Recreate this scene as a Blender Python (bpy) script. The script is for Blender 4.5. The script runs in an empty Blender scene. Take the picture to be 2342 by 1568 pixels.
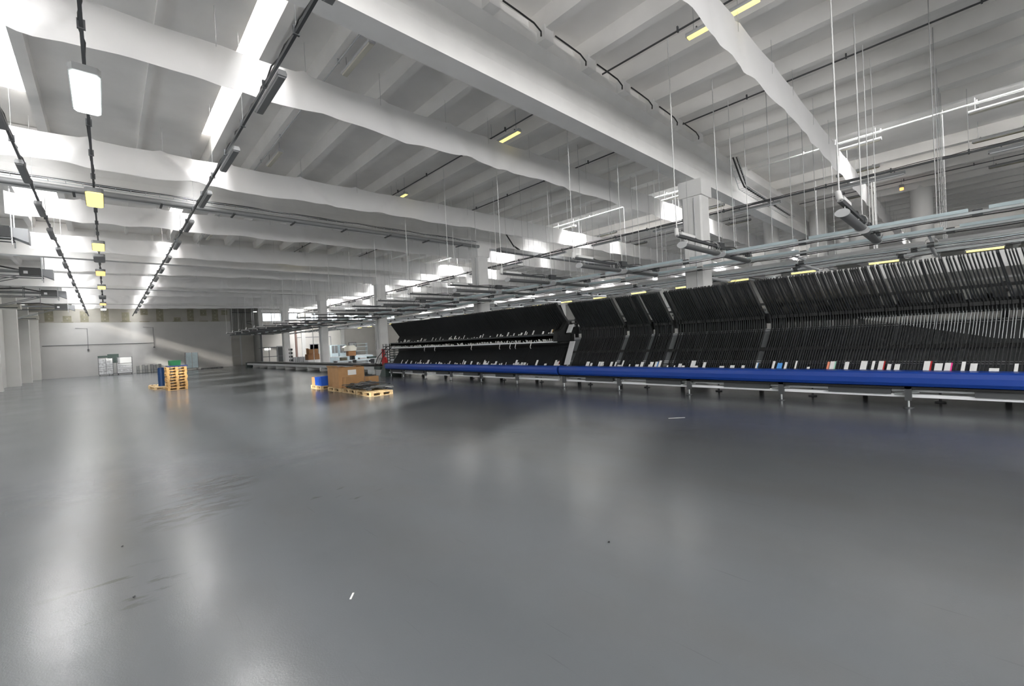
import bpy, math, random
from mathutils import Vector, Matrix
random.seed(7)
S = bpy.context.scene
COL = S.collection
PI = math.pi

# ------------------------------------------------------------------ camera
FPX = 982.0
cam_d = bpy.data.cameras.new('camera'); cam = bpy.data.objects.new('camera', cam_d); COL.objects.link(cam)
cam_d.sensor_fit = 'HORIZONTAL'; cam_d.sensor_width = 36.0; cam_d.lens = FPX * 36.0 / 2342.0
cam_d.clip_start = 0.05; cam_d.clip_end = 400
yaw, pitch, roll = math.radians(43.3145), math.radians(-0.593), math.radians(-2.9633)
fw = Vector((math.sin(yaw) * math.cos(pitch), math.cos(yaw) * math.cos(pitch), math.sin(pitch)))
rt = Vector((math.cos(yaw), -math.sin(yaw), 0)); up = rt.cross(fw)
rt2 = rt * math.cos(roll) + up * math.sin(roll); up2 = up * math.cos(roll) - rt * math.sin(roll)
M = Matrix((rt2, up2, -fw)).transposed().to_4x4(); M.translation = Vector((0, 0, 1.7))
cam.matrix_world = M
S.camera = cam

# ------------------------------------------------------------------ world, daylight, exposure
S.view_settings.view_transform = 'Standard'; S.view_settings.look = 'None'
S.view_settings.gamma = 1.0; S.view_settings.use_curve_mapping = False
S.view_settings.exposure = 0.80
W = bpy.data.worlds.new('overcast_sky'); S.world = W; W.use_nodes = True
bg = W.node_tree.nodes['Background']; bg.inputs[0].default_value = (0.94, 0.97, 1.0, 1); bg.inputs[1].default_value = 2.2
S.cycles.max_bounces = 14; S.cycles.diffuse_bounces = 12; S.cycles.glossy_bounces = 4
S.cycles.sample_clamp_indirect = 6.0

BEAM = [-5.59, 6.41, 18.41, 30.41, 42.41, 54.41]        # beam lines across the hall
XMIN, XMAX, YMIN, YMAX = -5.6, 57.6, -12.0, 65.0
XOFF = [0.0, 21.2, 42.4]                                 # the roof repeats every 21.2 m

def area(name, x, y, z, sx, sy, power, color=(1, 1, 1), rot=(0, 0, 0), spread=PI):
    l = bpy.data.lights.new(name, 'AREA'); l.shape = 'RECTANGLE'; l.size = sx; l.size_y = sy
    l.energy = power; l.color = color; l.spread = spread
    o = bpy.data.objects.new(name, l); o.location = (x, y, z); o.rotation_euler = rot; COL.objects.link(o); return o
SKY_W = 760.0
SKYL = []
for xo in XOFF:
    for i in range(-1, 6):
        y0 = YMIN + 0.6 if i < 0 else BEAM[i] + 2.0
        y1 = BEAM[0] - 2.0 if i < 0 else (BEAM[i + 1] - 2.4 if i < 5 else YMAX - 1.2)
        for (xa, xb) in ((-2.2, -1.15), (2.36, 2.86)):
            if xo + xb > XMAX: continue
            SKYL.append((xo + xa, xo + xb, y0, y1))
for (xa, xb, y0, y1) in SKYL:
    L = y1 - y0
    area('skylight_daylight', (xa + xb) / 2, (y0 + y1) / 2, 9.3 if xa < 10 else 9.75, (xb - xa), L, SKY_W * (xb - xa) * L / 4.0 * (0.30 if xa < 0 else 0.95 if xa < 10 else 0.8) * (0.35 if y0 < 6 else 1.0 if y0 < 18 else 1.1), (1.0, 0.99, 0.983), (0, math.radians(-32) if (xb - xa) < 0.8 else math.radians(-8), 0))
FILL_WIN = [(-4.5, 0.0), (0.7, 5.2), (11.0, 15.5)]            # unseen windows added behind the camera as a light source
for (a, b) in FILL_WIN: area('front_window_daylight', (a + b) / 2, YMIN - 0.25, 4.9, b - a, 3.6, 720.0 if a < 10 else 180.0, (1.0, 0.975, 0.95), (math.radians(112), 0, 0))  # fill lamps at the added windows, brightening beams and roof ahead
sun = bpy.data.lights.new('sun', 'SUN'); sun.energy = 6.0; sun.angle = math.radians(3.5); sun.color = (1.0, 0.93, 0.82)
so = bpy.data.objects.new('sun', sun); COL.objects.link(so)
so.rotation_euler = Vector((0.90, 0.37, -0.375)).to_track_quat('-Z', 'Y').to_euler()

# ------------------------------------------------------------------ materials
MATS = {}
def mat(name, col, rough=0.6, metal=0.0, var=0.0, scale=3.0, bump=0.0, emit=None, es=0.0, trans=0.0):
    if name in MATS: return MATS[name]
    m = bpy.data.materials.new(name); m.use_nodes = True; nt = m.node_tree; p = nt.nodes['Principled BSDF']
    p.inputs['Base Color'].default_value = (*col, 1); p.inputs['Roughness'].default_value = rough
    p.inputs['Metallic'].default_value = metal
    if emit: p.inputs['Emission Color'].default_value = (*emit, 1); p.inputs['Emission Strength'].default_value = es
    if var or bump:
        tc = nt.nodes.new('ShaderNodeTexCoord'); n = nt.nodes.new('ShaderNodeTexNoise')
        n.inputs['Scale'].default_value = scale; n.inputs['Detail'].default_value = 6
        nt.links.new(tc.outputs['Object'], n.inputs['Vector'])
        if var:
            r = nt.nodes.new('ShaderNodeValToRGB')
            r.color_ramp.elements[0].position = 0.3; r.color_ramp.elements[1].position = 0.7
            r.color_ramp.elements[0].color = (*[c * (1 - var) for c in col], 1)
            r.color_ramp.elements[1].color = (*[min(1, c * (1 + var)) for c in col], 1)
            nt.links.new(n.outputs['Fac'], r.inputs['Fac']); nt.links.new(r.outputs['Color'], p.inputs['Base Color'])
        if bump:
            b = nt.nodes.new('ShaderNodeBump'); b.inputs['Strength'].default_value = bump; b.inputs['Distance'].default_value = 0.02
            nt.links.new(n.outputs['Fac'], b.inputs['Height']); nt.links.new(b.outputs['Normal'], p.inputs['Normal'])
    MATS[name] = m; return m
concrete = mat('painted_concrete', (0.86, 0.855, 0.845), 0.85, var=0.05, scale=1.2)
roofc = mat('roof_concrete', (0.88, 0.865, 0.845), 0.9, var=0.06, scale=0.8)
partm = mat('partition_plaster', (0.40, 0.398, 0.39), 0.8, var=0.04, scale=0.7)
plaster = mat('white_plaster', (0.52, 0.52, 0.505), 0.8, var=0.04, scale=0.7)
beige = mat('beige_plaster', (0.50, 0.485, 0.455), 0.85, var=0.05, scale=0.7)
bare = mat('bare_board', (0.30, 0.29, 0.26), 0.9, var=0.08, scale=1.0)
olive = mat('filler_patch', (0.20, 0.19, 0.14), 0.9, var=0.2, scale=3)
greywall = mat('grey_panel', (0.33, 0.33, 0.31), 0.7, var=0.05)
steel = mat('galvanised_steel', (0.62, 0.65, 0.66), 0.38, 0.75, var=0.1, scale=6)
dsteel = mat('dark_steel', (0.10, 0.105, 0.11), 0.5, 0.4)
grey = mat('grey_paint', (0.20, 0.205, 0.21), 0.5)
lgrey = mat('light_grey_paint', (0.55, 0.56, 0.57), 0.45)
white = mat('white_paint', (0.78, 0.78, 0.77), 0.5)
black = mat('black_plastic', (0.026, 0.028, 0.029), 0.34)
blackm = mat('black_matt', (0.010, 0.011, 0.011), 0.6)
cable = mat('black_cable', (0.03, 0.03, 0.03), 0.5)
wire = mat('steel_wire', (0.55, 0.55, 0.55), 0.4, 0.5)
silver = mat('bright_aluminium', (0.90, 0.92, 0.94), 0.4)
dgreen = mat('dark_green_paint', (0.035, 0.055, 0.05), 0.45)
blue = mat("blue_guard", (0.010, 0.055, 0.33), 0.4)
bluebox = mat('blue_plastic', (0.02, 0.10, 0.50), 0.4)
navy2 = mat('teal_blue_plastic', (0.01, 0.045, 0.14), 0.4)
navy = mat('navy_plastic', (0.015, 0.03, 0.12), 0.4)
green = mat('green_plastic', (0.01, 0.14, 0.05), 0.4)
card = mat('cardboard', (0.42, 0.24, 0.11), 0.85, var=0.08, scale=4)
card2 = mat('brown_cardboard', (0.26, 0.13, 0.055), 0.85, var=0.08, scale=4)
wood = mat('pallet_wood', (0.55, 0.40, 0.22), 0.8, var=0.2, scale=8)
wood2 = mat('orange_pallet_wood', (0.60, 0.36, 0.14), 0.8, var=0.2, scale=8)
red = mat('red_paint', (0.45, 0.02, 0.02), 0.45)
yell = mat('lit_yellow_diffuser', (0.9, 0.85, 0.4), 0.4, emit=(1.0, 0.80, 0.22), es=0.95)
brightl = mat('lit_white_diffuser', (0.9, 0.95, 0.9), 0.4, emit=(0.92, 1.0, 0.95), es=3.5)  # on the nearest wide lamp this glow stands for mirrored sky
orangel = mat('lit_orange_signal', (0.9, 0.3, 0.1), 0.4, emit=(1.0, 0.28, 0.05), es=3.0)
amber = mat('lit_amber_diffuser', (0.9, 0.6, 0.3), 0.4, emit=(1.0, 0.60, 0.16), es=1.0)
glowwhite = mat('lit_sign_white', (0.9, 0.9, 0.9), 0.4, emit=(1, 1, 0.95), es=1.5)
bulb = mat('warm_bulb', (1, 0.9, 0.7), 0.4, emit=(1.0, 0.9, 0.7), es=4.0)
offl = mat('unlit_diffuser', (0.62, 0.60, 0.52), 0.35)
foil = mat('shrink_wrap', (0.55, 0.56, 0.57), 0.3, 0.0, var=0.35, scale=5)
slatm = mat('grey_slats', (0.22, 0.225, 0.22), 0.6, var=0.2, scale=6)
pink = mat('pink_print', (0.85, 0.05, 0.30), 0.5)
orange = mat('salmon_print', (0.85, 0.30, 0.18), 0.5)
mint = mat('mint_print', (0.35, 0.65, 0.50), 0.5)
skyb = mat('sky_blue_print', (0.10, 0.35, 0.80), 0.5)
ambp = mat('amber_print', (0.75, 0.42, 0.05), 0.5)
paper = mat('white_paper', (0.80, 0.80, 0.78), 0.6)
chute = mat('smoked_chute_panel', (0.13, 0.14, 0.145), 0.3)
trayb = mat('pale_blue_tray', (0.62, 0.74, 0.78), 0.4, 0.0, var=0.08)
darkst = mat('scuff_rubber', (0.10, 0.10, 0.10), 0.5)

def fabric_mat():
    m = bpy.data.materials.new('white_fabric'); m.use_nodes = True; nt = m.node_tree; nt.nodes.clear()
    out = nt.nodes.new('ShaderNodeOutputMaterial'); d = nt.nodes.new('ShaderNodeBsdfDiffuse'); t = nt.nodes.new('ShaderNodeBsdfTranslucent')
    mx = nt.nodes.new('ShaderNodeMixShader'); mx.inputs[0].default_value = 0.35
    tc = nt.nodes.new('ShaderNodeTexCoord'); n = nt.nodes.new('ShaderNodeTexNoise'); n.inputs['Scale'].default_value = 1.5
    r = nt.nodes.new('ShaderNodeValToRGB'); r.color_ramp.elements[0].color = (0.86, 0.86, 0.86, 1); r.color_ramp.elements[1].color = (0.92, 0.91, 0.91, 1)
    nt.links.new(tc.outputs['Object'], n.inputs['Vector']); nt.links.new(n.outputs['Fac'], r.inputs['Fac'])
    for s in (d, t): nt.links.new(r.outputs['Color'], s.inputs['Color'])
    nt.links.new(d.outputs[0], mx.inputs[1]); nt.links.new(t.outputs[0], mx.inputs[2]); nt.links.new(mx.outputs[0], out.inputs[0])
    return m
fabric = fabric_mat()
def glass_mat(name, tint, f=0.12):
    m = bpy.data.materials.new(name); m.use_nodes = True; nt = m.node_tree; nt.nodes.clear()
    out = nt.nodes.new('ShaderNodeOutputMaterial'); a = nt.nodes.new('ShaderNodeBsdfTransparent'); g = nt.nodes.new('ShaderNodeBsdfGlossy')
    a.inputs[0].default_value = (*tint, 1); g.inputs['Roughness'].default_value = 0.05
    mx = nt.nodes.new('ShaderNodeMixShader'); mx.inputs[0].default_value = f
    nt.links.new(a.outputs[0], mx.inputs[1]); nt.links.new(g.outputs[0], mx.inputs[2]); nt.links.new(mx.outputs[0], out.inputs[0]); return m
glass = glass_mat('window_glass', (0.95, 0.97, 0.98), 0.06)

def floor_mat():
    m = bpy.data.materials.new('grey_epoxy_floor'); m.use_nodes = True; nt = m.node_tree; p = nt.nodes['Principled BSDF']
    N = nt.nodes.new; Lk = nt.links.new
    tc = N('ShaderNodeTexCoord')
    def noise(scale, detail=6, stretch=(1, 1, 1), rot=0.0, rough=0.55):
        mp = N('ShaderNodeMapping'); mp.inputs['Scale'].default_value = stretch; mp.inputs['Rotation'].default_value = (0, 0, rot)
        n = N('ShaderNodeTexNoise'); n.inputs['Scale'].default_value = scale; n.inputs['Detail'].default_value = detail; n.inputs['Roughness'].default_value = rough
        Lk(tc.outputs['Object'], mp.inputs['Vector']); Lk(mp.outputs['Vector'], n.inputs['Vector']); return n
    def ramp(src, p0, p1, c0, c1):
        r = N('ShaderNodeValToRGB'); r.color_ramp.elements[0].position = p0; r.color_ramp.elements[1].position = p1
        r.color_ramp.elements[0].color = (*c0, 1); r.color_ramp.elements[1].color = (*c1, 1); Lk(src, r.inputs['Fac']); return r
    big = noise(0.35, 4); base = ramp(big.outputs['Fac'], 0.3, 0.7, (0.110, 0.119, 0.128), (0.122, 0.129, 0.137))
    # worn streaks and dirt
    st = noise(1.1, 4, (1.0, 0.45, 1), 0.4, 0.55); sr = ramp(st.outputs['Fac'], 0.45, 0.95, (0, 0, 0), (1, 1, 1))
    mx = N('ShaderNodeMixRGB'); mx.inputs['Color2'].default_value = (0.108, 0.110, 0.111, 1); Lk(sr.outputs['Color'], mx.inputs['Fac']); Lk(base.outputs['Color'], mx.inputs['Color1'])
    sc = noise(9, 2, (4.0, 0.12, 1), 1.1, 0.5); sc2 = ramp(sc.outputs['Fac'], 0.70, 0.80, (0, 0, 0), (0.5, 0.5, 0.5))
    mx2 = N('ShaderNodeMixRGB'); mx2.inputs['Color2'].default_value = (0.07, 0.07, 0.07, 1); Lk(sc2.outputs['Color'], mx2.inputs['Fac']); Lk(mx.outputs['Color'], mx2.inputs['Color1'])
    # dried footprints and tyre smudges with shapes of their own
    last = mx2
    geo = N('ShaderNodeNewGeometry')
    for (cx, cy, rad, thr) in ((0.95, 6.7, 0.55, 0.47), (0.62, 5.9, 0.6, 0.46), (-0.05, 4.3, 0.55, 0.56), (1.9, 5.0, 0.5, 0.6), (12.0, 1.5, 1.2, 0.62), (6.5, 9.5, 1.5, 0.62)):
        vd = N('ShaderNodeVectorMath'); vd.operation = 'DISTANCE'; vd.inputs[1].default_value = (cx, cy, 0); Lk(geo.outputs['Position'], vd.inputs[0])
        mr = N('ShaderNodeMapRange'); mr.inputs[1].default_value = rad * 0.5; mr.inputs[2].default_value = rad; mr.inputs[3].default_value = 1; mr.inputs[4].default_value = 0
        Lk(vd.outputs['Value'], mr.inputs[0]); sn = noise(3.2, 5, (1.0, 2.6, 1), 0.7, 0.6); q = ramp(sn.outputs['Fac'], thr, thr + 0.07, (0, 0, 0), (1, 1, 1))
        ml = N('ShaderNodeMath'); ml.operation = 'MULTIPLY'; Lk(mr.outputs[0], ml.inputs[0]); Lk(q.outputs['Color'], ml.inputs[1])
        ml2 = N('ShaderNodeMath'); ml2.operation = 'MULTIPLY'; ml2.inputs[1].default_value = 0.5; Lk(ml.outputs[0], ml2.inputs[0])
        mm = N('ShaderNodeMixRGB'); mm.inputs['Color2'].default_value = (0.045, 0.045, 0.042, 1); Lk(ml2.outputs[0], mm.inputs['Fac']); Lk(last.outputs['Color'], mm.inputs['Color1']); last = mm
    Lk(last.outputs['Color'], p.inputs['Base Color'])
    rr = noise(0.7, 4, (1, 0.6, 1), 0.2, 0.5); rv = ramp(rr.outputs['Fac'], 0.3, 0.75, (0.19, 0.19, 0.19), (0.25, 0.25, 0.25))
    Lk(rv.outputs['Color'], p.inputs['Roughness'])
    fine = noise(90, 3); bp_ = N('ShaderNodeBump'); bp_.inputs['Strength'].default_value = 0.12; bp_.inputs['Distance'].default_value = 0.004
    Lk(fine.outputs['Fac'], bp_.inputs['Height'])
    wav = noise(1.3, 3); b2 = N('ShaderNodeBump'); b2.inputs['Strength'].default_value = 0.10; b2.inputs['Distance'].default_value = 0.03
    Lk(wav.outputs['Fac'], b2.inputs['Height']); Lk(bp_.outputs['Normal'], b2.inputs['Normal']); Lk(b2.outputs['Normal'], p.inputs['Normal'])
    p.inputs['IOR'].default_value = 1.38
    return m
floorm = floor_mat()

# ------------------------------------------------------------------ mesh helpers
class MB:
    def __init__(s): s.v = []; s.f = []; s.mi = []; s.mats = []; s.sm = []
    def _m(s, m):
        if m not in s.mats: s.mats.append(m)
        return s.mats.index(m)
    def add(s, vs, fs, m, smooth=False):
        b = len(s.v); s.v += [tuple(v) for v in vs]; k = s._m(m)
        for f in fs: s.f.append([b + i for i in f]); s.mi.append(k); s.sm.append(smooth)
        return s
    def box(s, x0, x1, y0, y1, z0, z1, m):
        vs = [(x, y, z) for z in (z0, z1) for y in (y0, y1) for x in (x0, x1)]
        return s.add(vs, [(0, 2, 3, 1), (4, 5, 7, 6), (0, 1, 5, 4), (2, 6, 7, 3), (0, 4, 6, 2), (1, 3, 7, 5)], m)
    def prism(s, prof, axis, a, b, m):
        """profile of 2-D points extruded along axis; axis 'x': (y,z), 'y': (x,z), 'z': (x,y)"""
        n = len(prof)
        def P(u, v, t): return {'x': (t, u, v), 'y': (u, t, v), 'z': (u, v, t)}[axis]
        vs = [P(u, v, a) for u, v in prof] + [P(u, v, b) for u, v in prof]
        fs = [tuple(range(n)), tuple(range(2 * n - 1, n - 1, -1))] + [(i, (i + 1) % n, n + (i + 1) % n, n + i) for i in range(n)]
        return s.add(vs, fs, m)
    def tube(s, pts, r, m, n=8, caps=True, flat=1.0):
        pts = [Vector(p) for p in pts]; rings = []
        for i, p in enumerate(pts):
            d = (pts[min(i + 1, len(pts) - 1)] - pts[max(i - 1, 0)]).normalized()
            a = Vector((0, 0, 1)) if abs(d.z) < 0.9 else Vector((1, 0, 0))
            u = d.cross(a).normalized(); w = u.cross(d).normalized()
            rings.append([p + u * (r * math.cos(2 * PI * k / n)) + w * (r * flat * math.sin(2 * PI * k / n)) for k in range(n)])
        vs = [q for R_ in rings for q in R_]; fs = []
        for i in range(len(rings) - 1):
            for k in range(n): fs.append((i * n + k, i * n + (k + 1) % n, (i + 1) * n + (k + 1) % n, (i + 1) * n + k))
        s.add(vs, fs, m, True)
        if caps:
            s.add(rings[0], [tuple(range(n))], m); s.add(rings[-1], [tuple(range(n - 1, -1, -1))], m)
        return s
    def build(s, name, parent=None, loc=None):
        me = bpy.data.meshes.new(name); me.from_pydata(s.v, [], s.f); 
        for m in s.mats: me.materials.append(m)
        me.polygons.foreach_set('material_index', s.mi); me.polygons.foreach_set('use_smooth', s.sm); me.update()
        o = bpy.data.objects.new(name, me); COL.objects.link(o)
        if parent: o.parent = parent
        if loc: o.location = loc
        return o
    def fixn(s): return s
def boxm(x0, x1, y0, y1, z0, z1, m): return MB().box(x0, x1, y0, y1, z0, z1, m)
def tag(o, label, cat, group=None, kind=None):
    o['label'] = label; o['category'] = cat
    if group: o['group'] = group
    if kind: o['kind'] = kind
    return o
def thing(name, label, cat, loc=(0, 0, 0), rz=0.0, group=None):
    o = bpy.data.objects.new(name, None); COL.objects.link(o); o.location = loc; o.rotation_euler = (0, 0, rz)
    o.empty_display_size = 0.2
    return tag(o, label, cat, group)
KIDS = {}
def dup(root, loc, rz=None, label=None, group=None):
    def cp(o, par):
        c = o.copy(); COL.objects.link(c)
        if par: c.parent = par
        if o not in KIDS: KIDS[o] = list(o.children)
        for ch in KIDS[o]: cp(ch, c)
        return c
    r = cp(root, None); r.location = loc
    if rz is not None: r.rotation_euler = (0, 0, rz)
    if label: r['label'] = label
    if group: r['group'] = group
    return r
def multi(parent, name, mb, locs):
    first = None
    for l in locs:
        if first is None: first = mb.build(name, parent, l)
        else:
            c = first.copy(); COL.objects.link(c); c.parent = parent; c.location = l
def struct(name, mb, parent=None):
    o = mb.build(name, parent)
    if parent is None: o['kind'] = 'structure'
    return o
ORD = ['nearest', 'second', 'third', 'fourth', 'fifth', 'sixth', 'seventh', 'eighth', 'ninth', 'tenth', 'eleventh', 'twelfth', 'thirteenth',
       'fourteenth', 'fifteenth', 'sixteenth', 'seventeenth', 'eighteenth', 'nineteenth', 'twentieth', 'twenty-first', 'twenty-second']

# ------------------------------------------------------------------ floor, walls
struct('floor', boxm(XMIN - 0.3, XMAX + 0.3, YMIN - 0.3, 70, -0.2, 0, floorm))

# left wall with a high window strip in every bay
PIL = [-10.5, -3, 4.5, 12, 19.5, 27, 34.5, 42.0, 49.8, 56.6, 64.0]
wl = MB(); zb, zt = 3.9, 5.75
wl.box(XMIN - 0.3, XMIN, YMIN, 70, 0, zb, plaster); wl.box(XMIN - 0.3, XMIN, YMIN, 70, zt, 7.2, plaster); wl.box(XMIN - 0.3, XMIN, YMIN, 70, 7.98, 9.2, plaster)
wl.box(XMIN - 0.3, XMIN, YMIN, 57.6, 7.2, 7.98, plaster); wl.box(XMIN - 0.3, XMIN, 62.8, 70, 7.2, 7.98, plaster)
wl.box(XMIN - 0.3, XMIN, 57.6, 62.8, 7.45, 7.65, plaster)  # slots added here so the sun throws a streak on the back partition
prev = YMIN; wins = []
for i in range(len(PIL) - 1):
    a, b = PIL[i] + 1.6, PIL[i] + 4.6
    wl.box(XMIN - 0.3, XMIN, prev, a, zb, zt, plaster); prev = b; wins.append((a, b))
wl.box(XMIN - 0.3, XMIN, prev, 70, zb, zt, plaster)
for p in PIL: wl.box(XMIN, -4.9, p, p + 0.5, 0, 6.8, plaster)
struct('wall_left', wl)
for n, (a, b) in enumerate(wins):
    m = MB(); fr = 0.05
    for yy in (a, (a + b) / 2 - fr / 2, b - fr): m.box(XMIN - 0.2, XMIN - 0.12, yy, yy + fr, zb, zt, dsteel)
    m.box(XMIN - 0.2, XMIN - 0.12, a + fr, b - fr, zb, zb + fr, dsteel); m.box(XMIN - 0.2, XMIN - 0.12, a + fr, b - fr, zt - fr, zt, dsteel)
    w = struct('window_%d' % (n + 1), m)
    boxm(XMIN - 0.17, XMIN - 0.16, a + fr, b - fr, zb + fr, zt - fr, glass).build('pane', w)
    boxm(XMIN - 0.1, XMIN + 0.12, a - 0.05, b + 0.05, zb - 0.06, zb, grey).build('window_sill', w)

# back partition of the left part
XP = 11.7
bp_ = boxm(XMIN, XP, 65.0, 65.2, 0, 5.78, partm); bp_.box(XMIN, XP, 65.0, 65.2, 5.78, 9.2, bare)
px = [-4.2, -2.9, -1.6, 0.0, 1.7, 3.3, 4.7, 6.3, 7.6, 8.9, 10.1, 11.1]
for k, x in enumerate(px):
    h0 = [5.9, 5.9, 5.85, 5.85, 5.85, 6.6, 5.85, 5.85, 5.85, 6.5, 5.85, 6.6][k]; h1 = [7.2, 6.5, 7.0, 7.3, 6.9, 7.3, 7.3, 6.3, 7.3, 7.25, 7.3, 7.2][k]
    bp_.box(x - 0.32, x + 0.32, 64.985, 65.0, h0, h1, olive)
    for zz in (h0 + 0.25, h0 + 0.7, h0 + 1.1):
        if zz < h1: bp_.box(x - 0.05, x + 0.05, 64.975, 64.985, zz, zz + 0.1, bare)
    if k % 3 == 1 or k in (5, 9): bp_.box(x - 0.45, x + 0.45, 64.985, 65.0, 5.80, 5.88, olive)
struct('wall_back', bp_)
# recess with tall gate right of the partition
rc = MB(); rc.box(XP, 15.0, 68.5, 68.7, 0, 9.2, greywall); rc.box(XP - 0.2, XP, 65.2, 68.7, 0, 9.2, plaster)
for x in [11.8 + 0.25 * i for i in range(9)]: rc.box(x, x + 0.04, 68.46, 68.5, 4.3, 7.6, grey)
rc.box(15.0, 15.25, 65.0, 68.7, 0, 9.2, plaster)
struct('wall_recess', rc)
dg = MB(); dg.box(11.75, 13.3, 68.40, 68.46, 0.05, 4.2, beige); dg.box(13.45, 14.95, 68.40, 68.46, 0.05, 4.2, beige); dg.box(13.3, 13.45, 68.36, 68.48, 0, 4.2, lgrey)
d1 = struct('door_1', dg); boxm(12.3, 13.1, 68.37, 68.40, 1.25, 1.31, lgrey).build('handle', d1)
# right part of the back wall, with the window band
bw = MB(); wz0, wz1 = 5.72, 6.88
bw.box(15.25, XMAX, 65.0, 65.3, 0, wz0, beige); bw.box(15.25, XMAX, 65.0, 65.3, wz1, 9.2, plaster)
segs = [(15.35, 19.9), (20.9, 25.5), (26.5, 31.0), (32.0, 35.0)]
prev = 15.25
for a, b in segs:
    bw.box(prev, a, 65.0, 65.3, wz0, wz1, beige); prev = b
bw.box(prev, XMAX, 65.0, 65.3, wz0, wz1, beige)
bw.box(15.25, 36, 64.85, 65.0, 7.0, 7.25, concrete)
for x in (20.4, 26.0, 31.5): bw.box(x - 0.25, x + 0.25, 64.75, 65.0, 0, 7.0, plaster)
struct('wall_right_back', bw)
for n, (a, b) in enumerate(segs):
    m = MB(); k = 4
    for i in range(k + 1):
        x = a + (b - a - 0.07) * i / k; m.box(x, x + 0.07, 65.08, 65.14, wz0, wz1, grey)
    m.box(a, b, 65.08, 65.14, wz0, wz0 + 0.06, grey); m.box(a, b, 65.08, 65.14, wz1 - 0.06, wz1, grey)
    if n > 1: m.box(a, b, 65.08, 65.14, 6.28, 6.33, grey)
    w = struct('window_%d' % (len(wins) + n + 1), m)
    boxm(a, b, 65.10, 65.11, wz0, wz1, glass).build('pane', w)
# doors on that wall
def door(n, x0, x1, z1, m, frame=grey):
    f = MB(); f.box(x0 - 0.1, x0, 64.93, 65.0, 0, z1 + 0.1, frame); f.box(x1, x1 + 0.1, 64.93, 65.0, 0, z1 + 0.1, frame); f.box(x0, x1, 64.93, 65.0, z1, z1 + 0.1, frame)
    d = struct('door_%d' % n, f); boxm(x0, x1, 64.95, 64.99, 0, z1, m).build('leaf', d)
    boxm(x1 - 0.2, x1 - 0.12, 64.90, 64.95, 1.0, 1.05, steel).build('handle', d)
door(2, 17.0, 17.9, 2.25, black, grey); door(3, 21.3, 22.4, 2.3, lgrey, grey); door(4, 19.6, 24.2, 3.35, beige, grey)
door(5, 27.0, 28.0, 2.3, lgrey, grey)
def band_wall(name, wins_, z0, z1, mk, lo, hi):
    m = MB(); m.box(*mk(lo, hi), 0, z0, plaster); m.box(*mk(lo, hi), z1, 9.2, plaster); p = lo
    for a, b in wins_: m.box(*mk(p, a), z0, z1, plaster); p = b
    m.box(*mk(p, hi), z0, z1, plaster); struct(name, m)
struct('wall_right', boxm(XMAX, XMAX + 0.3, YMIN, 65.3, 0, 9.2, plaster))
band_wall('wall_front', FILL_WIN, 3.0, 6.7, lambda a, b: (a, b, YMIN - 0.2, YMIN), XMIN - 0.3, XMAX + 0.3)
wn = len(wins) + len(segs)
for (ws, z0, z1, mk) in ((FILL_WIN, 3.0, 6.7, lambda a, b: (a, b, YMIN - 0.12, YMIN - 0.06)),):
    for a, b in ws:
        wn += 1; m = MB()
        for i in range(5): q = a + (b - a - 0.06) * i / 4; m.box(*mk(q, q + 0.06), z0, z1, grey)
        for z in (z0, (z0 + z1) / 2, z1 - 0.06): m.box(*mk(a, b), z, z + 0.06, grey)
        struct('window_%d' % wn, m)  # frames of the added fill windows, out of view

# ------------------------------------------------------------------ roof: ribbed concrete elements with long skylight slots
rf = MB()
YB0, YB1 = YMIN, 70.0
bays = [YMIN] + BEAM + [70.0]
for xo in XOFF:
    top = min(xo + 15.6, XMAX + 0.3)
    for (xa, xb, z) in ((-5.9, -2.2, 8.48), (-1.15, 2.36, 8.32), (2.86, 15.6, 8.48)):
        if xo > 0: z = 8.48
        a, b = xo + xa, min(xo + xb, XMAX + 0.3)
        if xo > 0 and xa == -5.9: a = xo - 5.6
        if a >= b: continue
        rf.box(a, b, YB0, YB1, z, 9.0, roofc)
    # closing pieces of the slots between skylights
    for (xa, xb) in ((-2.2, -1.15), (2.36, 2.86)):
        a, b = xo + xa, xo + xb
        if a > XMAX: continue
        ys = sorted([(s[2], s[3]) for s in SKYL if abs(s[0] - a) < 0.01]); p = YB0
        for (y0, y1) in ys: rf.box(a, b, p, y0, 8.5, 9.0, roofc); p = y1
        rf.box(a, b, p, YB1, 8.5, 9.0, roofc)
        for (y0, y1) in ys:                       # upstand curbs of the skylight
            rf.box(a - 0.06, a, y0, y1, 9.0, 9.8, white); rf.box(b, b + 0.06, y0, y1, 9.0, 9.8, white)
            rf.box(a - 0.06, b + 0.06, y0 - 0.06, y0, 9.0, 9.8, white); rf.box(a - 0.06, b + 0.06, y1, y1 + 0.06, 9.0, 9.8, white)
    ribs = [-5.4, -3.9, -2.33, -1.02, 2.81, 4.0, 5.5, 7.0, 8.5, 10.0, 11.5, 13.0, 14.5]
    if xo > 0: ribs.append(2.25)  # extra rib added to hide the bright skylight slot from the camera
    for r in ribs:
        x = xo + r
        if x > XMAX - 0.2 or (xo > 0 and r in (-1.02, 2.81)): continue
        for i in range(len(bays) - 1):
            ya = bays[i] + (0.1 if i else 0); yb = bays[i + 1] - 0.1
            rf.prism([(x - 0.10, 8.1), (x + 0.10, 8.1), (x + 0.15, 8.5), (x - 0.15, 8.5)], 'y', ya, yb, roofc)
    if xo == 0: rf.box(xo + 0.96, xo + 1.06, YB0, YB1, 8.22, 8.33, roofc)
struct('ceiling', rf)

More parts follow.
